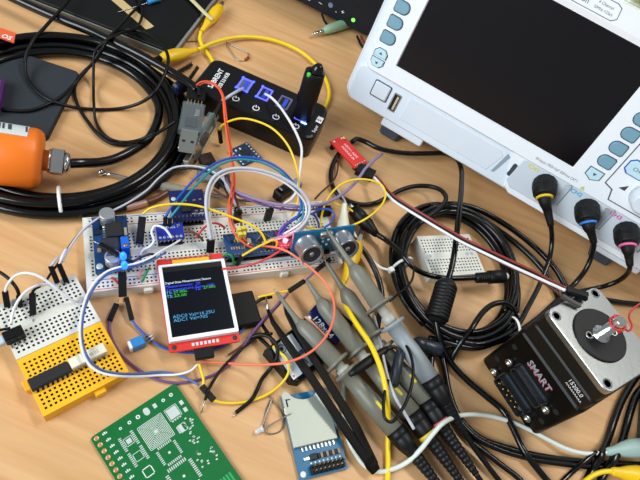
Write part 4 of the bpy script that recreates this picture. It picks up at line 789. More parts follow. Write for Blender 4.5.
MB(UM).box(17.4, 27.6, .4, 2.9, 0, 2.5, .2).build('pin_strip', BLK, son)
for x, y in ((20, 6), (24, 7), (21, 10), (25, 11), (20.6, 13)): MB(UM).box(x, x + 1.6, y, y + .9, 0, .6).build('component', INK, son)
# terminal block and small parts on the top rail
for label, px, py, z in (('black two-row header standing on the far power rail', 267, 220, 14), ('black jumper socket on the rail next to the orange wires', 236, 222, 14)):
    p = at(px, py, 8.5); M = Matrix.Translation(p) @ RZ(35.5 + 8); t = thing('jumper_header', label, 'connector', p)
    MB(M).box(-2.6, 2.6, -1.3, 1.3, 0, 13, .25).build('housing', BLK, t)
    for x in (-1.3, 1.3): MB(M).box(x - .3, x + .3, -.3, .3, 13, 15.5).build('pin', STE, t)
tb = thing('slide_switch', 'black rocker switch block lying behind the breadboard near the hub', 'switch', at(286, 195, 0))
M = flat(at(279, 204, 0), at(294, 194, 0)); MB(M).box(0, 13, 0, 8, 0, 9, .6).build('body', BLK, tb); MB(M).box(2.5, 10.5, 1.5, 6.5, 9, 12, .8).build('rocker', BLKG, tb); MB(M).box(14, 24, 0, 7, 0, 8, .5).build('grey_plug', mat('grey_blue_plug', (120, 128, 150), 0.5), tb)
bt = at(323, 214, 8.5); MB(Matrix.Translation(bt) @ RZ(35)).box(-5, 5, -3, 3, 0, 7, .5).build('chip_socket', BLK, label='black socket on the right end of the long breadboard', cat='connector')
# tiny wire links on the front rail
for label, pts, m in (('short red link wire on the front power rail', [(112, 278, 9), (113.5, 279, 11), (118, 283, 11), (119.5, 284.5, 9)], RED), ('short green link wire leaning on the front power rail', [(142, 281.5, 9), (143.5, 279, 12), (147.5, 271, 14), (149.5, 268, 12)], GRN), ('short pink link wire beside the green one on the rail', [(138, 278, 9), (139, 276, 11), (141, 271.5, 11), (141.5, 270, 9)], mat('pink_vinyl', (225, 150, 140), 0.5))):
    cable('link_wire', label, 'wire', pts, 0.8, m)

# ------------------------------------------------------------------ jumper wires
def housing(parent, p, q, w_=2.54, m=None, name='connector_housing'):
    p, q = V(p), V(q); M = frame(p, q - p); L = (q - p).length
    return MB(M).box(0, L, -w_ / 2, w_ / 2, -1.27, 1.27, .2).build(name, m or BLK, parent)
def jumper(label, pts, m, houses=(), pinz=(), r=0.8, name='jumper_wire', group='jumper wires'):
    q = [V(p) for p in pts]; o = q[len(q) // 2]
    if not houses and not pinz: return cable(name, label, 'wire', pts, r, m, group)
    t = thing(name, label, 'wire', Vector((o.x, o.y, min(p.z for p in q))), group)
    MB().tube(pts, r, 8).build('insulation', m, t)
    for a in houses: housing(t, a[0], a[1], *(a[2:]))
    for a in pinz: MB().cyl(a[0], a[1], .35, n=6).build('pin', STE, t)
    return t
J = jumper
J('yellow jumper wire arching high from the adapters to the controller board', [(219.5, 130, 14), (222, 125.5, 22), (230, 121, 30), (241, 118.5, 36), (256, 121, 40), (273, 129, 42), (287, 144, 40), (295, 162, 36), (298.5, 180, 30), (298.5, 196, 24), (296, 208, 19), (291, 216, 16)], YEL, [((219.5, 130, 14), (221, 143, 3))])
J('yellow jumper wire crossing in front of the navy sensor board', [(143, 214, 20), (149, 209, 23), (160, 205.5, 26), (178, 204, 28), (198, 206, 29), (218, 212, 28), (238, 219.5, 26), (254, 226.5, 24), (262, 234, 21), (266, 243, 17)], YEL, [((142.5, 216.5, 19), (139.5, 244, 9), 4.6)])
J('orange wire from the serial adapter down to the breadboard', [(198, 86.5, 27), (203, 83, 30), (211, 83.5, 32), (218, 88, 32), (222.5, 97, 32), (224, 112, 30), (226, 130, 27), (229, 150, 24), (231.5, 170, 22), (232, 186, 22), (229, 202, 24), (229, 218, 24), (234, 233, 22), (245, 244, 18), (254, 249, 14)], ORG, [((198, 86.5, 27), (199, 96, 26))], r=0.7)
J('red-orange wire twisted beside the orange one near the hub', [(195, 86.5, 27), (201, 82, 31), (209, 81.5, 33), (217, 85.5, 33), (223, 95, 32.5), (225.8, 112, 30), (228, 130, 26), (231.5, 150, 23), (234, 170, 21), (234.5, 186, 21), (232, 202, 22.5), (231.5, 218, 23), (236.5, 231, 21), (247, 242, 17), (256, 247, 13)], mat('red_orange_vinyl', (226, 72, 40), 0.4), r=0.7)
J('blue jumper wire arching over from the navy board to the sonar', [(165.5, 217, 20), (172, 206, 26), (183, 192, 31), (198, 176, 36), (215, 163.5, 40), (234, 157.5, 42), (254, 158, 42), (272, 164, 41), (287, 175, 38), (297, 190, 33), (301, 206, 28), (297, 217, 24), (288, 224, 21), (281, 235, 18)], BLU, [((165.5, 217, 20), (165, 226, 16), 2.6)])
J('teal jumper wire following the blue arch over the breadboard', [(170, 218, 20), (178, 208, 25), (187, 196, 29), (200, 181, 34), (216, 167, 39), (234, 160, 41), (253, 160.5, 41), (271, 166.5, 40), (287, 178, 37), (299, 193, 32), (303.5, 208, 27), (301, 220, 23), (296, 225, 19)], TEA, [((170, 218, 20), (169.5, 227, 16), 2.6)])
J('light grey jumper wire looping from the display over to the sonar', [(211, 240, 18), (208.5, 225, 24), (206, 208, 30), (207.5, 190, 35), (214, 177, 39), (226, 170, 41), (243, 168, 42), (262, 170.5, 42), (283, 178, 40), (300, 190, 36), (308.5, 202, 31), (309, 214, 27), (302, 226, 23), (290, 234, 20), (272, 241, 17)], GRY, [((211, 240, 18), (210, 252, 10), 5)], r=1.1)
J('whitish jumper wire running inside the light grey loop', [(213.5, 240, 17), (211, 225, 22), (208.5, 209, 28), (210, 192, 33), (216.5, 179.5, 37), (228, 172.5, 39), (244, 170.5, 40), (262, 173, 40), (281, 180.5, 38), (296.5, 192, 34), (305.5, 204, 29), (306, 214, 25), (300, 223.5, 21), (289, 231, 18.5), (274, 239, 16)], WHV)
J('white wire sweeping from the left breadboard across the coil', [(62, 262, 18), (70, 247, 17), (82, 231, 19), (100, 217, 20), (124, 205, 20), (146, 191, 19), (160, 177, 19), (173, 168, 20), (188, 165.8, 23), (204, 168, 25), (216, 173.5, 25), (225, 182, 24), (231, 194, 21), (236, 206, 17)], GRY, r=0.7)
J('black wire twisted along the white sweeping wire', [(45, 283, 13), (51, 273, 15), (57, 265, 15.5), (67, 250, 16), (79, 234, 17), (98, 219, 18), (122, 207.5, 18), (145, 194.5, 17), (159.5, 180.5, 18), (173, 171, 19), (188, 168.5, 22), (203, 170.5, 24), (214, 176, 24), (222, 184.5, 22), (228, 195, 19), (233, 207, 16)], CABM, r=0.75)
J('mauve ribbon wire running from the adapters across to the red board', [(226, 178, 14), (234, 190, 20), (250, 197, 23), (270, 203, 24), (293, 206.5, 24), (312, 206, 22), (327, 202.5, 20), (341, 195, 18), (353, 185, 17), (361, 175, 16), (365, 169, 14), (373, 161, 13), (382, 154, 9)], MAU, r=1.2)
J('purple wire running beside the mauve ribbon towards the sonar', [(226, 180, 12), (236, 193.5, 17), (252, 201, 20), (272, 207, 21), (294, 210, 20), (312, 209.5, 19), (322, 208, 16)], PUR)
J('dark wire lying flat behind the breadboard rail', [(214, 190, 6), (224, 196, 8), (240, 200, 8), (258, 201.5, 7), (274, 202, 6), (284, 204, 5)], BRN, r=0.9)
J('brown wire dropping from the adapters onto the breadboard rail', [(226, 172, 16), (231, 186, 18), (236, 199, 17), (240, 212, 16), (241.5, 226, 22)], BRN)
J('grey wire dropping beside the brown one onto the rail', [(223, 176, 15), (227, 188, 17), (232, 198, 17), (236, 207, 15)], GRY, [((236, 207, 15), (238, 221, 9))])
J('yellow wire ring looping out right of the breadboard', [(296, 224, 12), (308, 227.5, 14), (324, 230, 17), (342, 228.5, 20), (359, 222.5, 22), (374, 213, 23), (383.5, 202, 23), (385.5, 193, 23), (381, 184.5, 23), (370, 180.2, 23), (356, 179.5, 23), (343, 183.5, 22), (332, 192.5, 21), (325, 204, 19), (321.5, 217, 16), (320, 228, 12)], YEL)
J('short yellow wire behind the white clip boot', [(330, 202.5, 12), (340, 205.5, 11), (350, 209.5, 10), (357, 215, 9), (361, 222, 7), (362, 228, 5)], YEL, [((362, 228, 5), (360, 237, 4))])
J('blue wire loop standing over the breadboard right end', [(312, 214, 16), (320, 209.5, 20), (329, 209.5, 22), (334, 214, 21), (331.5, 222, 18), (324, 228, 13)], BLU)
J('short blue wire arc left of the sonar', [(280, 238, 16), (284, 227, 20), (293, 219, 23), (305, 214, 22), (314, 215, 19), (318, 222, 15), (319, 228, 12)], mat('deep_blue_vinyl', (36, 60, 165), 0.4))
J('violet wire curling beside the red light', [(277, 245, 15), (279, 233, 19), (286, 224, 22), (297, 218, 22), (303, 213, 20)], mat('violet_vinyl', (84, 62, 160), 0.4))
J('yellow wire stub bridging the controller board', [(242, 256, 17), (252, 250, 19), (264, 244, 20), (274, 240, 20), (277, 243.5, 17), (274, 250, 13)], YEL, [((242, 256, 17), (237, 265, 10))])
J('grey wire lying along the controller board front', [(262, 243, 16), (274, 238.5, 18), (288, 235.5, 20), (300, 230.5, 21), (308, 222, 22)], mat('mid_grey_vinyl', (140, 135, 150), 0.45), r=1.0)
J('red wire from the display header to the red lit board', [(222, 269, 15), (236, 268, 14), (252, 264.5, 14), (268, 258, 15), (280, 251, 16), (289, 245.5, 16)], mat('coral_red_vinyl', (214, 70, 70), 0.4))
J('long salmon wire circling from the controller under the display', [(262, 246, 16), (278, 248, 18), (290, 253, 20), (302, 261.5, 21), (314, 271, 21), (324, 281, 21), (331.5, 294, 21), (334.5, 308, 22), (333, 321, 23), (327.5, 334, 24), (317, 347, 25), (303, 356.5, 24), (286, 362.5, 22), (268, 364.5, 14), (246, 364.5, 6), (224, 363, 3), (205, 361.5, 3), (196, 358, 5)], SAL)
J('red link wire curved behind the light grey loop', [(196, 238, 15), (203, 229, 19), (211, 223.5, 21), (219, 224, 20), (225, 228, 17)], RED)
J('brown wire bent under the light grey loop', [(181, 233, 15), (188, 231, 18), (198, 235, 17), (203, 241, 13)], BRN)
J('thin green wire bent near the display header', [(222, 256, 16), (227, 254, 17.5), (232, 256.5, 17), (234, 265, 10)], GRN)
J('white wire loop left of the royal blue board', [(172, 238, 18), (164, 228, 22), (155, 226, 22), (151.5, 232, 21), (154, 240, 18), (150.5, 246, 15), (143, 250, 12), (140, 255, 10)], WHV)
J('white wire arcing from the blue lights down over the yellow breadboard', [(180, 240, 18), (174, 244, 20), (163, 250, 22), (150, 258, 23), (136, 263.5, 23), (122, 266.5, 23), (108, 271, 22), (97, 279.5, 21), (88, 293, 20), (82.5, 309, 19), (80, 327, 19), (81, 345, 19), (85, 358, 18), (92, 367.5, 17), (102, 373, 16), (118, 376, 14), (138, 376.5, 7), (160, 375.2, 2), (177, 374.5, 3), (190, 371, 4), (198, 364, 4)], WHV, r=0.68)
J('slate blue wire paired with the white arc over the yellow board', [(166, 252, 20), (152, 260.5, 21), (137, 265.8, 21), (122, 269, 21), (109, 273.5, 20), (98.5, 282, 19), (90, 295, 18), (84.5, 310, 17), (82, 327, 17), (83, 344, 17), (87, 356, 16), (94, 365, 15), (103, 370.5, 14), (119, 373.5, 12), (138, 374, 6), (158, 372, 2), (174, 374, 2.4), (188, 379, 3), (199, 385, 4)], SLB, r=0.72)
J('dark jumper loop lying right of the blue lights', [(126, 266, 18), (134, 261, 20), (143, 256.5, 21), (151, 254, 20), (155, 255.5, 18), (152, 259, 16), (142, 261.5, 16), (132, 265, 15)], mat('dark_purple_vinyl', (40, 34, 50), 0.45))
J('black connector with blue lead hanging off the breadboard front', [(126, 299.5, 5), (127, 305, 5)], BLK, [((122, 272, 16), (122.8, 297, 9), 4.6)], [((122.8, 297, 9), (124, 302, 6))])
J('blue wire with black sleeve below the breadboard', [(132, 320, 3), (137, 327, 2), (146, 336, 2), (158, 345, 2), (172, 350.5, 2), (190, 352.5, 2), (206, 351, 2), (226, 344.5, 2), (242, 330, 2), (250, 321, 2)], BLU, [((126.2, 297.5, 6), (132, 320, 3), 2.8)])
J('purple wire with black connector curving below the display', [(109.5, 321, 2), (110, 331, 1.6), (114, 343, 1.4), (122, 355, 1.2), (135, 367, 1.2), (150, 376.5, 1.2), (164, 381.5, 1.2), (180, 383, 1.2), (198, 380, 1.2), (216, 373.5, 1.6), (230, 364, 2), (241, 350, 3), (252, 333.5, 6), (264, 319, 8), (277, 305, 9), (288, 293.5, 9)], PUR, [((116.5, 304, 3), (109.5, 321, 2), 3)], [((116.5, 304, 3), (118.5, 299.5, 3))])
J('black jumper sleeve in line with the purple wire under the breadboard', [(304, 281.5, 11), (310, 276.5, 12), (315, 271.5, 12)], PUR, [((288.5, 291.5, 9), (304.5, 281, 11), 2.9), ((315, 271.5, 12), (330, 259.5, 13), 2.9)], [((304.5, 281, 11), (307, 279.5, 11.4))])
J('short straight yellow wire right of the flat black square', [(258, 297, 8), (268, 295, 9), (279, 292.5, 10), (288, 291, 10)], YEL, r=0.7)
J('brown wire alongside the purple one left of the black module', [(288, 294, 7), (276, 308, 6), (263, 322.5, 5), (251, 337, 4), (240, 347, 3), (228, 355, 2)], BRN, r=0.7)
J('yellow wire with brown connector curving under the black module', [(214, 400.5, 3), (222, 402.5, 2), (236, 403, 2), (252, 400.5, 2), (268, 394, 3), (280, 385, 5), (287.5, 375, 9.5), (289, 366, 11), (285, 357, 11), (278, 351, 10), (273, 346, 10)], YEL, [((201.5, 386, 4), (214, 400.5, 3), 3.4, mat('brown_black_plug', (20, 12, 10), 0.5, spec=0.25))])
J('yellow lead rising from the brown connector towards the display', [(203, 387, 4), (203.5, 380, 5), (201.5, 372, 5), (199, 364, 5)], YEL)
J('black wire with bare end lying below the black module', [(236, 412.5, 1.4), (243, 407, 1.6), (252, 399, 3.6), (257, 390, 2), (262, 379, 2), (270, 369, 4), (276, 360, 9), (277.5, 350, 11), (274.5, 342, 11), (267, 336, 10), (258, 335, 7), (248, 339, 3)], CABM, [], [((236.5, 412, 1.4), (233, 417, .8))], r=1.2)
J('thin black wire with bare end beside the green board', [(205, 400, 5), (208, 391, 6), (214, 380, 4), (222, 368.5, 3.5), (234, 356, 4), (248, 344, 4), (260, 335, 6), (272, 333.5, 12)], CABM, [], [((205, 400, 5), (201.5, 413, .8))], r=0.9)
J('short black wire between the tweezers tip and the black square', [(253, 305, 6), (262, 299, 6), (272, 297, 6)], CABM, r=1.1)
# left mini board jumpers
J('white jumper arching over the left white breadboard to its rib', [(5, 292, 16), (8, 284, 21), (15, 276, 25), (25, 273, 27), (36, 275, 27), (48, 282, 24), (60, 291.5, 19), (70, 299, 14), (76.5, 302, 10)], WHV, [((5, 291, 16), (7.5, 307, 9.5), 3)])
J('white jumper bowing from the small black plug to the breadboard top', [(11, 324, 15), (13, 312, 18), (18, 301, 21), (26, 291.5, 22), (36, 286, 21), (46, 284, 17), (55, 286, 12)], WHV)
J('black jumper entering the left white breadboard from the edge', [(-4, 270, 18), (4, 275, 19), (11, 281, 19), (17, 289, 17), (19.5, 297, 13)], CABM, [((18.5, 295, 14), (20.5, 307, 9.5))], r=1.0)
J('upright black jumper connector on the left white breadboard middle', [(32, 293, 18), (35, 289, 20), (40, 286.5, 19)], CABM, [((32.5, 293, 18), (33, 315, 11), 3.2)], [((33, 315, 11), (33.2, 322, 9))])
J('paired black jumper connector on the white breadboard corner left', [(51, 266, 19), (54, 262, 21), (58, 257, 20)], GRY, [((50.5, 266, 19), (57.5, 283, 12), 2.8)], [((57.5, 283, 12), (61, 292, 9))])
J('paired black jumper connector on the white breadboard corner right', [(59, 264, 19), (62, 257, 20), (66, 249, 18)], WHV, [((58.5, 263.5, 19), (66.5, 282, 10), 2.8)])
sw = thing('push_connector', 'small black plug with pale lever on the left breadboard edge', 'connector', at(14, 334, 9))
p = at(15, 337, 9.2); M = Matrix.Translation(p) @ RZ(56); MB(M).box(-5, 5, -3.4, 2.6, 0, 6.5, .5).build('body', BLK, sw); MB(M).box(-11, -4, -3, 2, 1, 5, .6).build('lever', mat('pale_blue_lever', (190, 205, 215), 0.5), sw)
for x in (-3, 0, 3): MB(M).box(x - .3, x + .3, -6, -3.2, .2, .7).build('leg', STE, sw)
J('black wire from the picture edge to the small plug', [(-6, 331, 13), (3, 329.5, 14), (10, 328, 13)], CABM, r=0.8)
# blue trimmer on the desk
tp = thing('trimmer_pot', 'loose blue trimmer part with metal legs left of the display', 'trimmer', at(138, 346, 0))
M = flat(at(132, 349, 0), at(144, 344, 0)); MB(M).box(0, 7.4, -2.6, 3.2, 0.1, 7, .4).build('body', mat('trimmer_blue2', (40, 125, 190), 0.4), tp); MB(M).box(-1.6, .2, -2.2, 2.8, .4, 6.6, .4).build('white_cap', WHT, tp)
for y in (-1.6, .4, 2.4): MB().tube([M @ Vector((7.2, y, 3.2)), M @ Vector((11, y + .8, 4)), M @ Vector((14, y + 1.6, 3.4))], .45, 6).build('leg', STE, tp)
# ribbon to the motor: one thing, four strands
rbn = thing('ribbon_cable', 'red, black and white ribbon cable running from the red board to the motor', 'ribbon cable', at(460, 238, 0))
base = [(375, 176.5, 12), (381, 183, 15), (387, 191.5, 18), (394, 198.5, 20), (406, 206.5, 22), (424, 217.5, 26), (444, 229.5, 31), (464, 241, 37), (486, 251.5, 44), (508, 262, 54), (530, 272, 64), (550, 282, 74), (566, 289.5, 81)]
for k, (label, m, dx) in enumerate((('red strand', mat('ribbon_red', (150, 52, 46), 0.45), 1.6), ('black strand', CABM, 0.0), ('white strand', WHV, -1.6))):
    pts = []
    for i, (x, y, z) in enumerate(base): s_ = min(1, i / 3); e = 1.0 if i < len(base) - 2 else (0.6 if i == len(base) - 2 else .5); pts.append((x + dx * .45 * e, y - dx * 1.25 * e * max(.4, s_), z))
    MB().tube(pts, 1.0, 8).build('strand', m, rbn, label=label)
    housing(rbn, V(pts[-1]), at(587 + dx * .3, 297 - dx * 1.4, 79.4 + (1.2 if k == 1 else 0)), 2.5)
MB().tube([(394, 200, 19), (424, 220, 24), (464, 244, 34), (508, 266, 50), (540, 281, 66), (554, 290, 76), (562, 296, 80)], 0.8, 8).build('strand', BRN, rbn, label='brown strand')
housing(rbn, (562, 296, 80.5), (580, 306.5, 79), 2.2, mat('grey_pin_sleeve', (90, 88, 84), 0.4, 0.4))
# leads from the hub ports
J('white cable from the second hub port down to the breadboard', [(265, 94, 25), (270.5, 97, 30), (279, 105.5, 33), (289, 120, 33), (297.5, 136, 31), (301.5, 148, 29), (301, 162, 25), (299, 178, 20), (297, 190, 15), (292, 198, 11), (284, 204, 9.5), (277, 210, 9.5)], WHV, r=1.0)
J('black jumper lying diagonally across the blue power module', [(118, 255, 23), (124, 258.5, 22), (132, 262, 20)], BLK, [((100, 244.5, 20.5), (118, 255, 23), 2.8)], [((91, 240, 20), (100, 244.5, 20.5))])
J('short silver lead from the first hub port to the adapters', [(243, 88.5, 24), (236, 92, 29), (228, 97, 30), (222, 101, 29)], GRY, [((222, 101, 29), (214, 117, 22), 3)], r=1.2)
# ------------------------------------------------------------------ red board and cables round the right coil
rq0, rq1 = at(330, 141, 8), at(355, 168, 8); RM2 = flat(rq0, rq1); RM2.translation.z = 0; RL_ = (rq1 - rq0).length
rb = thing('sensor_board', 'narrow bright red circuit board with white print below the scope', 'circuit board', RM2 @ Vector((RL_ / 2, 6, 0)))
MB(RM2).box(0, RL_, 0, 14.5, 6.4, 8).build('circuit_board', PCBR, rb)
text(rb, 'HX711 ADC', RM2 @ T(8, 8.4, 8.0), 3.2, INK); text(rb, 'MODULE 24', RM2 @ T(9, 4.6, 8.0), 3.0, INK)
for k in range(5): MB(RM2 @ T(RL_ - 1.8, 2.2 + 2.54 * k, 7.95)).lathe([(.9, 0), (.9, .3), (.3, .9)], 10).build('solder_joint', STE, rb)
for x, y in ((2, 3), (2, 11.5)): MB(RM2 @ T(x, y, 7.95)).lathe([(1.1, 0), (1.1, .12), (.6, .12)], 10).build('hole_pad', PAD, rb)
MB(RM2).box(1.5, 4.5, 12, 14.4, 8, 9.4, .2).build('gold_tab', GOLD, rb); MB(RM2).box(RL_ - 8, RL_ - 3, 6, 11, 1.2, 6.4, .3).build('chip', CHIP, rb); MB(RM2).box(RL_ - 3.2, RL_ + .2, .8, 13.6, 3.8, 6.4, .3).build('pin_strip', BLK, rb); MB(RM2).box(1, 4, 1, 13.5, 0, 6.4, .3).build('support_header', BLK, rb)
hq = at(357, 168, 7); hM = flat(hq, at(375, 177, 7)); hM.translation.z = 0
MB(hM).box(0, 15, -4.2, 6, 3.0, 8.6, .4).build('plug_housing', BLK, label='black four-way plug fitted to the red circuit board', cat='connector')
cable('cable', 'black twin cable from the red board over the coil with a ferrite bead', 'cable', [(352, 142, 5), (357, 139, 5), (365, 141.5, 5), (378, 148, 6), (394, 151.8, 7), (412, 153.5, 8), (430, 153.5, 9), (446, 153.5, 11), (456, 158, 14), (461, 168, 17), (461.5, 184, 21), (460, 204, 25), (457.5, 226, 27), (455, 248, 27), (451.5, 268, 25), (446, 286, 22), (436.5, 320, 16), (438, 332, 13), (442, 346, 9), (452, 364, 4), (468, 381, 2.4), (487, 397, 2.4), (503, 411, 2.4), (513, 429, 4), (524, 451, 5), (540, 472, 3), *onward([(546, 479, 2.4), (552, 486, 2.4)], 45, 0, 2.2)], 2.1, CAB, n=10)
fq0, fq1 = at(447, 283.5, 23), at(436.5, 319.5, 16); fM2 = axis_frame(fq0, fq1); FL = (fq1 - fq0).length
prof = [(3.2, -3), (5.4, -1.5), (7.2, 1)]
z = 2.0
while z < FL - 2: prof += [(7.8, z), (7.8, z + 1.5), (7.2, z + 1.8), (7.2, z + 2.2)]; z += 2.5
prof += [(7.2, FL - 1), (5.4, FL + 1), (3.2, FL + 2.5)]
MB(fM2).lathe(prof, 24).build('ferrite_bead', RUB, label='ribbed black ferrite bead on the cable over the right coil', cat='ferrite bead')
cable('cable', 'flat black cable looping beside the red board above the coil', 'cable', [(340, 152, 4), (334.5, 161, 3), (331, 172, 3), (331.5, 183, 3), (337, 193.5, 3), (347, 200.5, 3), (360, 204.5, 3), (374, 203.5, 3), (388, 197, 4), (401, 190, 5), (417, 186, 6), (432, 186.8, 9), (442, 191, 13), (446, 198, 16), (441, 207, 19), (428, 217, 19), (416, 228, 17), (408, 242, 14), (404, 256, 14)], 1.9, CABM)
cable('thin_wire', 'thin dark red wire crossing left of the flat black loop', 'wire', [(315, 199, 9), (322, 191.5, 7), (330, 184.5, 6), (336, 176, 4), (338, 166, 3.5), (337, 158, 4)], 0.7, mat('maroon_vinyl', (70, 28, 26), 0.45))
# black moulded plug and its cable
ck = thing('moulded_plug_cable', 'black moulded plug and cable passing over the white breadboard in the coil', 'cable', at(365, 222, 0))
m0, m1 = at(353, 209, 7), at(377, 235, 7); mM = axis_frame(m0, m1); ML = (m1 - m0).length
MB(mM).lathe([(3.0, 0), (5.2, .6), (5.4, ML * .34), (5.0, ML * .37), (5.4, ML * .4), (5.2, ML * .6), (3.4, ML * .85), (2.4, ML)], 16).build('plug_body', BLK, ck)
MB(mM).lathe([(1.9, -5), (1.9, 0)], 12).build('plug_tip', STE, ck)
MB().tube([m1 - (m1 - m0) * .05, (386, 240, 9), (396, 248, 15), (405, 258, 18), (413, 267, 17), (424, 273.5, 14), (440, 277.5, 13), (456, 278.5, 13), (478, 277.5, 13)], 2.0, 10).build('cable', CAB, ck)
n0, n1 = at(477, 278, 13), at(503, 276.3, 13); nM = axis_frame(n0, n1); NL = (n1 - n0).length
pr = [(2.2, -2)]
for k in range(5): pr += [(4.0, k * 1.9), (4.0, k * 1.9 + 1.2), (3.4, k * 1.9 + 1.4), (3.4, k * 1.9 + 1.8)]
MB(nM).lathe(pr + [(5.0, 10), (5.0, NL), (3.6, NL + .8)], 18).build('barrel_plug', BLK, ck); MB(nM).lathe([(2.6, NL), (2.6, NL + 3), (2, NL + 4)], 14).build('plug_cap', NYL, ck)
# right coil: three probe leads wound together
C2 = Vector((102, 261, 0))
for k, (label, R0, R1, a0, a1, z0, z1, sx, sy, rot, ex) in enumerate((
    ('outer turns of black cable coil around the white mini breadboard', 50, 55, -40, 690, 2.6, 7.2, 1.13, .93, -78, 0),
    ('middle turns of black cable coil around the white mini breadboard', 43, 47, -120, 600, 2.6, 7.4, 1.16, .95, -72, 0),
    ('topmost turns of black cable coil around the white mini breadboard', 46, 52, 60, 790, 11.0, 12.4, 1.13, .92, -84, 0))):
    cable('cable_coil', label, 'cable', ring(C2, a0, a1, lambda t, A=R0, B=R1: A + (B - A) * t + 1.2 * math.sin(t * 23), lambda t, A=z0, B=z1: A + (B - A) * t + .8 * math.sin(t * 17), 18, sx, sy, rot), 2.15, CAB, 'black coil turns', seg=4, n=10)
ziptie('white cable tie with long tail around the left side of the coil', at(392.5, 268, 7), at(411, 262, 7), 9, (391, 270, 9), [(382, 268, 9), (373, 261, 7), (365, 251, 6), (358, 240, 6), (353, 231, 5)])
ziptie('white cable tie around the lower right cable bundle by the motor', at(508, 318, 8), at(516, 341, 8), 9, (506, 322, 11), [(512, 315, 11), (519, 314.5, 8)])
# BNC cables from the scope
for label, uc, rgb, pts in (
    ('black scope lead with yellow ring plugged into the first input', 146, (235, 200, 40), [(551, 226, 32), (552, 240, 22), (550, 256, 15), (545, 272, 11), (537, 290, 9), (528, 307, 9), (517, 326, 11), (500, 338, 12), (478, 344, 12), (455, 341, 10)]),
    ('black scope lead with blue ring plugged into the second input', 183, (50, 130, 220), [(594, 243, 34), (592, 255, 25), (586, 269, 16), (577, 281, 10), (566, 292, 8), (550, 307, 8), (533, 322, 8), (515, 333, 7), (492, 340, 6), (468, 342, 6)]),
    ('black scope lead with pink ring plugged into the third input', 217, (235, 110, 160), [(630, 266, 36), (627, 274, 26), (618, 281, 16), (605, 286, 8), (592, 289, 5), (576, 293, 5), (558, 305, 4), (538, 321, 4), (516, 336, 3.5), (490, 344, 3)])):
    t = thing('scope_lead', label, 'cable', F(uc, -23, 0), 'scope input leads')
    j = F(uc, -23, -2); e = V(pts[0]); d0 = (SW * 1.0 + (e - j).normalized() * .35).normalized(); M = axis_frame(j, j + d0)
    RB = mat('boot_black', (13, 13, 12), 0.6, spec=0.3)
    MB(M).lathe([(8.6, 0), (9.3, 1.5), (9.3, 9), (8.9, 9.6), (9.1, 10.4), (8.6, 14), (6.5, 17.5), (5.6, 18.4)], 14, smooth=False).build('plug_boot', RB, t)
    k0 = j + d0 * 17.5; dd_ = (e - k0); k1 = k0 + dd_ * .55
    rM = axis_frame(k0, k0 + (d0 + dd_.normalized()).normalized())
    MB(rM).lathe([(5.6, .6), (6.3, .8), (6.3, 2.2), (5.6, 2.4)], 20).build('colour_ring', mat('ring_' + label[-14:], rgb, 0.5), t)
    MB().tube([k0 - d0 * 1, k0 + (d0 + dd_.normalized()) * 3, k0.lerp(e, .45), e + (e - V(pts[1])) * .02], lambda s_: 5.4 - 3.0 * s_, 12).build('strain_relief', RB, t)
    MB().tube([k0.lerp(e, .8), e] + pts[1:], 1.9, 10).build('cable', CAB, t)
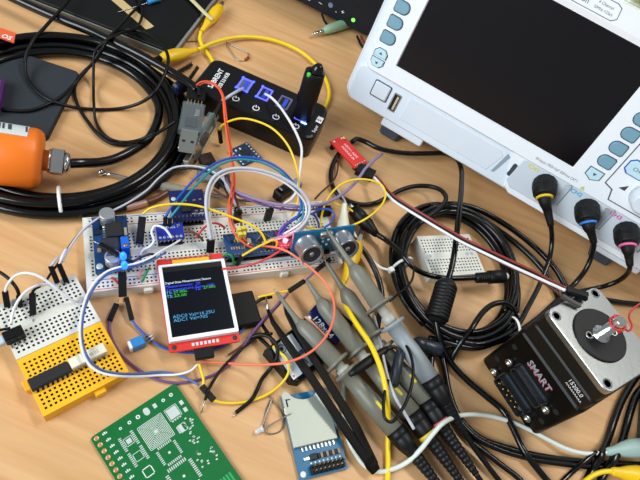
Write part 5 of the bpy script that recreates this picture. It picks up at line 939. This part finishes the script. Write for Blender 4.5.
for label, pts, r in (('black cable running from the coil top to behind the motor', [(430, 207, 9), (452, 204, 9), (474, 208, 8), (498, 220, 7), (520, 235, 6), (540, 252, 5), (556, 270, 4), (566, 288, 3), (572, 304, 3)], 2.3),
        ('second black cable beside it running from coil to motor', [(425, 213, 7), (446, 208.5, 6), (470, 213, 5), (492, 226, 4), (513, 241, 3), (533, 259, 3), (548, 277, 3), (557, 294, 2.6), (560, 310, 2.6)], 2.3),
        ('black cable lying behind the motor towards the right edge', [(572, 293, 6), (588, 297.5, 4), (605, 300, 3), (625, 303, 2.6), (648, 305, 2.6)], 2.2),
        ('black cable curving from the lower coil up past the zip tie', [(428, 338, 5), (450, 344, 8), (474, 348, 9), (500, 340, 10), (522, 330, 8), (545, 313, 6), (560, 299, 5)], 2.3),
        ('glossy black cable bending from the bead towards the motor', [(451, 360, 3), (455, 352, 6), (462, 341, 12), (470, 331, 16), (477, 320, 17), (484, 311, 17), (494, 304, 17), (505, 303, 17), (513, 309, 14), (517, 320, 8)], 2.0),
        ('glossy black cable passing down beside the first probe tip', [(350, 236, 9), (357, 243, 9), (366, 254, 8), (374, 268, 7), (380, 284, 6), (382, 300, 5), (379, 318, 5), (377, 336, 8), (381, 352, 12), (387, 372, 14)], 2.0),
        ('black ribbed cable along the bottom right edge of the desk', [(441, 352, 4), (445, 370, 3), (449, 391, 2.6), (457, 413, 2.6), (468, 428, 2.6), (482, 439, 2.4), (504, 447, 2.4), (530, 454, 2.4), (560, 459, 2.4), (596, 462.5, 2.4), (646, 465, 2.4)], 2.0),
        ('second black cable hugging the bottom right cable', [(446, 383, 2.4), (453, 408, 2.4), (462, 424, 2.4), (476, 437.5, 2.4), (500, 449.5, 2.4), (528, 458, 2.4), (560, 463.5, 2.4), (596, 467, 2.4), (646, 469.5, 2.4)], 1.9),
        ('black cable curling in the bottom centre right corner', [(447, 404, 2), (455, 422, 2), (466, 437, 2), (478, 447, 2), (490, 456, 2), (504, 467, 2), (516, 476, 2), (526, 486, 2)], 1.8),
        ('wide black cable dropping behind the motor on the right', [(640, 372, 4), (630, 386, 3.4), (621, 402, 3), (614, 420, 3), (608, 438, 3), (600, 456, 7), (592, 470, 3), (584, 486, 3)], 2.6),
        ('second black cable dropping behind the motor on the right', [(646, 384, 3), (636, 396, 3), (630, 412, 3), (625, 430, 3), (620, 447, 7), (612, 462, 7), (604, 474, 3), (598, 488, 3)], 2.6),
        ('black wire leading from bottom right under the yellow boot', [(596, 452, 7), (584, 462, 6), (570, 474, 3), (556, 488, 2)], 1.6)):
    if pts[-1][1] > 480 or pts[-1][0] > 640: pts = onward(pts, 45, 0, r + .1)
    cable('cable', label, 'cable', pts, r, CAB, 'loose black cables', n=10)
# white and yellow crocodile boots near the sonar
wb2 = thing('clip_lead', 'white crocodile clip boot standing behind the sonar', 'clip lead', at(345, 220, 0))
MB(axis_frame(at(344.5, 203.5, 13), at(343, 231, 7))).lathe([(1.6, 0), (2.0, 1), (2.4, 6), (3.6, 12), (4.8, 18), (5.4, 24), (5.2, 25)], 18).build('boot', mat('boot_white', (228, 228, 206), 0.5), wb2)
MB().tube([(346, 204, 13), (344, 199, 12), (340, 193, 9), (337, 188, 5)], 0.8, 8).build('wire', GRY, wb2)
yl = thing('clip_lead', 'yellow crocodile clip lead running down between the grey probes', 'clip lead', at(356, 252, 0))
boot(yl, (358.5, 242, 9), (343.5, 283, 8), 5.4, YLB)
MB().tube([(343.6, 282, 8), (341.5, 291, 9), (344, 302, 12), (351, 315, 17), (360, 329, 22), (369, 342, 25), (376, 356, 27), (381.5, 371, 28), (385.5, 388, 27), (387.5, 406, 22), (388.5, 425, 10), (388, 445, 3), (388, 465, 2), *onward([(388, 475, 2), (387.5, 486, 2)], 45, 0, 1.7)], 1.6, 10).build('wire', YEL, yl)
# ------------------------------------------------------------------ probes
def probe_(label, tip, s1, fl, f2, e1, e2, e3, ringcol, blue=False):
    """tip, sleeve start, flange, body start, grey end, boot end, cable end: picture position + height"""
    tip, s1, fl, f2, e1, e2, e3 = map(V, (tip, s1, fl, f2, e1, e2, e3)); t = thing('scope_probe', label, 'probe', Vector((fl.x, fl.y, 0)), 'scope probes')
    L = (s1 - tip).length; M = axis_frame(tip, s1)
    MB(M).lathe([(.7, 0), (1.1, .8), (1.5, L * .4), (1.9, L * .82), (2.6, L), (3.0, L + 1.5)], 14).build('hook_sleeve_tip', PRB, t)
    MB().cyl(tip + (tip - s1).normalized() * 2.4, tip, .3, n=6).build('hook', STE, t)
    L = (fl - s1).length; M = axis_frame(s1, fl)
    MB(M).lathe([(2.6, 0), (4.6, 4), (5.4, 7), (5.6, L - 1.5), ((10.2 if blue else 8.8), L - .9), ((10.4 if blue else 9.0), L + .4), (8.2, L + 1.0), (3.6, L + 1.2)], 22).build('hook_sleeve', PRB, t)
    L = (f2 - fl).length; M = axis_frame(fl, f2)
    MB(M).lathe([(3.2, 0), (3.2, L * .5), (4.4, L * .55), (4.6, L * .82), (3.8, L * .9)], 18).build('tip_collar', mat('probe_collar', (168, 166, 156), 0.4), t)
    L = (e1 - f2).length; M = axis_frame(f2, e1)
    MB(M).lathe([(3.6, -1.5), (8.4, -1.2), (8.6, .6), (5.2, 1.6), (5.4, L * .3), (6.0, L * .5), (6.2, L)], 22).build('body', PRB2 if blue else PRB, t)
    if not blue: MB(M @ T(0, 0, L * .62)).box(-1.0, 1.0, 4.9, 6.5, -3, 3, .4).build('range_switch', mat('switch_yellow', (214, 194, 30), 0.5), t)
    L = (e2 - e1).length; M = axis_frame(e1, e2); KB = mat('probe_boot', (13, 14, 16), 0.45, spec=0.28)
    MB(M).lathe([(6.3, -.4), (6.4, L * .3), (5.9, L * .34), (6.2, L * .38), (5.7, L * .7), (4.6, L)], 20).build('boot', KB, t)
    if ringcol: MB(M @ T(0, 0, L * .74)).lathe([(5.5, 0), (6.1, .2), (6.0, 2.4), (5.3, 2.6)], 20).build('colour_ring', ringcol, t)
    L = (e3 - e2).length; M = axis_frame(e2, e3); pr = [(4.5, -.5)]; n = int(L / 3)
    for k in range(n): r = 4.4 - 2.2 * k / n; pr += [(r, k * 3), (r, k * 3 + 1.8), (r - .4, k * 3 + 2.1), (r - .4, k * 3 + 2.7)]
    MB(M).lathe(pr + [(2.2, L)], 16).build('strain_relief', KB, t)
    g1 = e3 + (e3 - e2).normalized() * 14; g1.z = max(1.9, e3.z * .6); g2 = e3 + (e3 - e2).normalized() * 40; g2.z = 1.9
    MB().tube([e3 + (e2 - e3).normalized() * 2, g1] + onward([g1, g2], 30, 0, 1.9), 1.7, 10).build('cable', CAB, t)
PNK = mat('ring_pink', (214, 80, 110), 0.5); YRG = mat('ring_yellow', (220, 190, 40), 0.5)
probe_('grey scope probe hooked to the sonar, uppermost of the four', (328, 231, 33), (351.5, 265, 30), (379.5, 305.5, 26), (393, 325, 24), (430, 379, 18), (446, 404, 15), (463, 431, 9), None, True)
probe_('grey scope probe under the uppermost one, with pink ring', (326, 262, 17), (343, 289, 15), (373, 336, 12), (383, 349.5, 11.5), (426, 401.5, 9.5), (443, 428, 8), (476, 474, 5), PNK)
probe_('grey scope probe hooked to the purple wire, with yellow ring', (306.5, 280, 14), (319, 299.5, 13), (359, 350.5, 11), (368, 362.5, 10.5), (412, 414, 8.5), (431, 440, 7.5), (464, 486, 5), YRG)
probe_('lowest grey scope probe beside the black tweezers', (276.5, 292, 11), (297.5, 321.5, 12), (337, 363, 11), (346, 373, 10.5), (395, 430, 8.5), (411, 450, 7.5), (444, 492, 5), None)
# ground leads
gl1 = thing('ground_lead', 'black ground clip lying across the grey probes', 'ground lead', at(368, 360, 10))
MB(axis_frame(at(388, 348, 24), at(351, 374, 22))).lathe([(1.5, 0), (2.2, 3), (2.9, 10), (3.1, 18), (2.5, 26), (1.4, 31)], 14, sy=.7).build('boot', BLK, gl1)
MB().tube([at(387, 349, 24), (394, 347, 24), (400, 352, 24), (402, 362, 22)], 1.2, 8).build('lead', CABM, gl1)
MB(axis_frame(at(400, 352, 22), at(394, 384, 19))).lathe([(2.4, 0), (3.2, 1), (3.4, 14), (2.9, 15), (3.1, 20), (2, 22)], 14).build('ground_socket', mat('teal_black', (30, 38, 44), 0.4), label='short dark barrel socket between the probe bodies', cat='connector')
cable('ground_wire', 'thin black ground wire looping over the probe bodies', 'wire', [(403, 340, 24), (409.5, 352, 27), (413, 366, 29), (412, 383, 29), (407, 400, 29), (399, 414, 28), (391.5, 422, 27), (385.5, 419, 27), (383.5, 408, 27), (384.5, 394, 27), (388, 380, 27)], 1.0, CABM)
cable('ground_wire', 'thin black ground wire from the upper probe flange to the coil', 'wire', [(390, 301, 22), (398, 294, 20), (407, 287, 18), (412.5, 278.5, 18), (413.5, 269, 18), (411, 262, 17)], 0.8, CABM)
cable('ground_wire', 'grey wire running down between the middle probe bodies', 'wire', [(374, 316, 6), (379, 336, 14), (383, 356, 24), (388, 378, 26), (395, 397, 24), (404, 412, 20), (414, 429, 17)], 1.0, GRY)
MB(axis_frame(at(418, 344, 8), at(438, 349.5, 8))).lathe([(2.6, -4), (4.4, -2), (5.0, 0), (5.0, 4), (4.6, 4.4), (4.8, 5), (4.8, 15), (2.8, 17)], 16).build('cable_joint', mat('blue_black', (34, 42, 54), 0.35), label='bluish black cable joint lying next to the upper probe body', cat='connector')
cable('cable', 'black cable leaving the bluish joint under the coil', 'cable', [(437, 349, 8), (452, 347, 7), (470, 345, 7), (490, 345, 6)], 2.0, CAB)
cable('cable', 'short black cable behind the upper probe boot', 'cable', [(433, 350, 5), (431, 362, 4), (432, 376, 3)], 2.2, CAB)
# black tweezers
tz = thing('tweezers', 'black plastic tweezers lying across the small labelled module', 'tweezers', at(330, 400, 0))
TZ = mat('tweezer_black', (10, 8, 6), 0.5, spec=0.12)
def arm(pts, ws, name):
    P = [V(p) for p in pts]; rings = []
    for i, p in enumerate(P):
        t_ = (P[min(i + 1, len(P) - 1)] - P[max(i - 1, 0)]).normalized(); sdv = Vector((0, 0, 1)).cross(t_).normalized(); upv = t_.cross(sdv); w_ = ws[i] / 2; h = 1.0
        rings.append([p + sdv * a + upv * b_ for a, b_ in ((-w_, -h), (w_, -h), (w_, h * .6), (w_ * .7, h), (-w_ * .7, h), (-w_, h * .6))])
    return MB().loft(rings).build(name, TZ, tz)
arm([(268, 310, 12), (273, 322, 13), (284, 338, 13.5), (305, 368, 13.5), (325.5, 399, 12), (349, 434, 9), (371.5, 466, 6)], [1.6, 2.6, 3.8, 4.6, 5.0, 5.2, 5], 'arm')
arm([(284, 303, 10), (287, 313, 11), (295, 328, 12), (314, 359, 12.5), (334, 391, 11), (356, 427, 8.5), (374.5, 465, 6)], [1.5, 2.6, 3.6, 4.4, 4.8, 5.2, 5], 'arm')
MB().tube([(266, 297, 10), (268, 310, 12)], lambda s_: .5 + .5 * s_, 8).build('metal_tip', STE, tz)
arm([(368, 459, 7), (372, 465, 6), (376, 471.5, 5)], [6.5, 7.5, 5.5], 'joined_end')
# labelled module under the tweezers
b0, b1, b3 = at(264.5, 350, 8), at(293, 383, 8), at(295, 325, 8)
xM = flat(b0, b1); xM.translation.z = 0; BLn = (b1 - b0).length; BW = (xM.inverted() @ b3).y
mo = thing('battery_module', 'black block with two white printed labels beneath the tweezers', 'module', xM @ Vector((BLn / 2, BW / 2, 0)))
MB(xM).prism([(0, 0), (BLn - 2, 0), (BLn + 2, 3.5), (BLn + 2, BW + 4), (0, BW + 4)], 0.1, 8, b=0.6).build('block', BLK, mo)
xI = xM.inverted()
for label, quad in (('printed label with dial', ((272, 348), (281, 341), (302.5, 373.5), (293.5, 380))), ('narrow printed label', ((286.5, 336.5), (291.5, 333.5), (313, 364.5), (308, 367.6)))):
    qs = [xI @ at(px, py, 8) for px, py in quad]; o = MB(xM).loft([[(q.x, q.y, z) for q in qs][::-1] for z in (7.9, 8.15)]).build('paper_label', mat('module_label', (214, 222, 226), 0.5), mo)
    if 'dial' in label:
        c = xI @ at(281.5, 349, 8)
        MB(xM @ T(c.x, c.y, 8.12)).lathe([(3.0, 0), (3.0, .08), (2.2, .08), (2.2, .0)], 20).build('dial_mark', mat('dial_grey', (120, 140, 155), 0.6), o); MB(xM @ T(c.x, c.y, 8.12)).lathe([(1.3, 0), (1.3, .1)], 14).build('dial_centre', DINK, o)
        for px, py in ((288.5, 358.5), (290, 365)): c = xI @ at(px, py, 8); text(o, 'R', xM @ T(c.x, c.y, 8.13) @ RZ(-90), 2.6, DINK)
        c = xI @ at(292, 375.5, 8); MB(xM @ T(c.x, c.y, 8.12)).prism([(0, 0), (2, 0), (1, 1.6)], 0, .08).build('red_mark', RED, o)
    else:
        c = xI @ at(302, 352, 8); MB(xM @ T(c.x, c.y, 8.12)).box(-1.6, 1.2, -2.2, 2.2, 0, .08).build('print_block', mat('print_blue_grey', (80, 95, 120), 0.6), o); c = xI @ at(306, 361, 8); MB(xM @ T(c.x, c.y, 8.12)).box(-2, 2, -.5, .5, 0, .08).build('print_line', DINK, o)
for label, pts in (('first black lead leaving the labelled block towards the pad', [(271, 349, 8), (264, 342, 6), (257, 336, 3), (252, 332, 2)]), ('second black lead leaving the labelled block towards the pad', [(274, 344, 9), (269, 335, 7), (263, 326, 4), (259, 318, 3)])):
    cable('lead_wire', label, 'wire', pts, 1.3, CABM)
# navy board behind the probes, with salmon flex
nb0, nb1 = at(304, 318, 6), at(317, 303, 6); nM2 = flat(nb0, nb1); nM2.translation.z = 0
nv = thing('accelerometer_board', 'dark blue board with white lettering between the grey probes', 'circuit board', at(322, 318, 0))
MB(nM2).box(0, 20, -27, 0, 4.4, 6).build('circuit_board', PCBD, nv)
text(nv, '128x64', flat(at(311.5, 318.5, 6.02), at(328.5, 337, 6.02)), 6.0, INK, bold=.1)
for x, y in ((2.5, -2.5), (17.5, -2.5)): MB(nM2 @ T(x, y, 5.95)).lathe([(1.6, 0), (1.6, .12), (1, .12)], 12).build('mounting_hole', PAD, nv)
MB(nM2).box(1, 19, -26.6, -24, 1.4, 4.4, .3).build('pin_strip', BLK, nv); MB(nM2).box(15, 18, -9, -5, 6, 7.4, .3).build('component', CHIP, nv); MB(nM2).box(1, 19, -3, -.6, 0.1, 4.4, .3).build('pin_strip', BLK, nv)
cable('flat_wire', 'pale salmon wire lying along the dark blue board', 'wire', [(305, 317, 8), (312, 323, 9), (320, 331, 9), (327, 338, 8)], 1.0, mat('pale_salmon', (240, 175, 140), 0.5))
# clear LED with long leads
cl_ = thing('clear_led', 'loose clear LED with long bent leads near the card reader', 'led', at(259, 430, 0))
MB(axis_frame(at(263, 428.5, 2.6), at(253.5, 433.5, 2.6))).lathe([(1.6, 0), (2.0, .1), (2.0, .8), (1.6, 1), (1.6, 3.4), (1.2, 4.6), (.3, 5.2)], 16).build('lens', mat('clear_lens', (225, 228, 230), 0.1, alpha=0.55), cl_)
MB().tube([(263, 429, 2.8), (270, 425, 3), (280, 419.5, 4), (291, 413.5, 6)], .4, 6).build('lead', LEAD, cl_); MB().tube([(262, 428, 2.4), (265, 417, 1.4), (270, 404, 1), (272, 398, .8)], .4, 6).build('lead', LEAD, cl_)
cable('bare_wire', 'thin bare wire bent in a loop around the clear LED', 'wire', [(269, 396, .7), (276, 405, .7), (283, 418, .7), (281, 430, .7), (272, 434, .7), (265, 432, 1.2), (264, 422, .7), (266, 410, .7), (270, 400, .7)], .4, mat('lead_dull', (120, 110, 95), 0.5, 0.5))
# pale clip lead along the bottom
pl2 = thing('clip_lead', 'pale grey crocodile clip lead winding along the bottom to the right', 'clip lead', at(560, 448, 0))
PV = mat('pale_vinyl', (214, 222, 212), 0.4)
boot(pl2, (650, 446, 8), (606, 452, 8), 6.2, mat('boot_pale_teal', (150, 176, 168), 0.45))
MB().tube([(607, 452, 8), (597, 453.5, 7), (582, 453, 6), (566, 448.5, 5), (548, 439.5, 3), (530, 430, 2), (510, 421.5, 3), (490, 416, 4.5), (470, 414.5, 8), (455, 417, 12), (442, 424, 17), (432, 435, 17), (421, 449, 14), (408, 461.5, 6), (393, 469, 2.4), (378, 471.5, 2), (365, 465.5, 2), (356, 454.5, 2), (349, 441, 2), (345, 425, 2), (343.5, 404, 2), (343, 384, 3), (341.5, 368, 3), (339, 356, 3)], 1.45, 10).build('wire', PV, pl2)
yb2 = thing('clip_lead', 'yellow crocodile clip lead in the bottom right corner', 'clip lead', at(620, 472, 0))
boot(yb2, (655, 479, 7), (611, 471, 7), 6.6, YLB); MB().tube([(612, 471, 7), (602, 472, 6), (592, 476, 5), (582, 484, 3), *onward([(578, 488, 2), (574, 492, 2)], 45, 0, 1.7)], 1.6, 10).build('wire', YEL, yb2)
eM = flat(at(634, 440, 0), at(640, 372, 0)); MB(eM).box(0, 70, -60, 0, 0.05, 40, 2).build('equipment_box', mat('box_grey_green', (52, 60, 54), 0.5), label='dark grey green box cut off by the right picture edge', cat='box')
# ------------------------------------------------------------------ tidy
for o in bpy.data.objects:
    if '_o' in o.keys(): del o['_o']
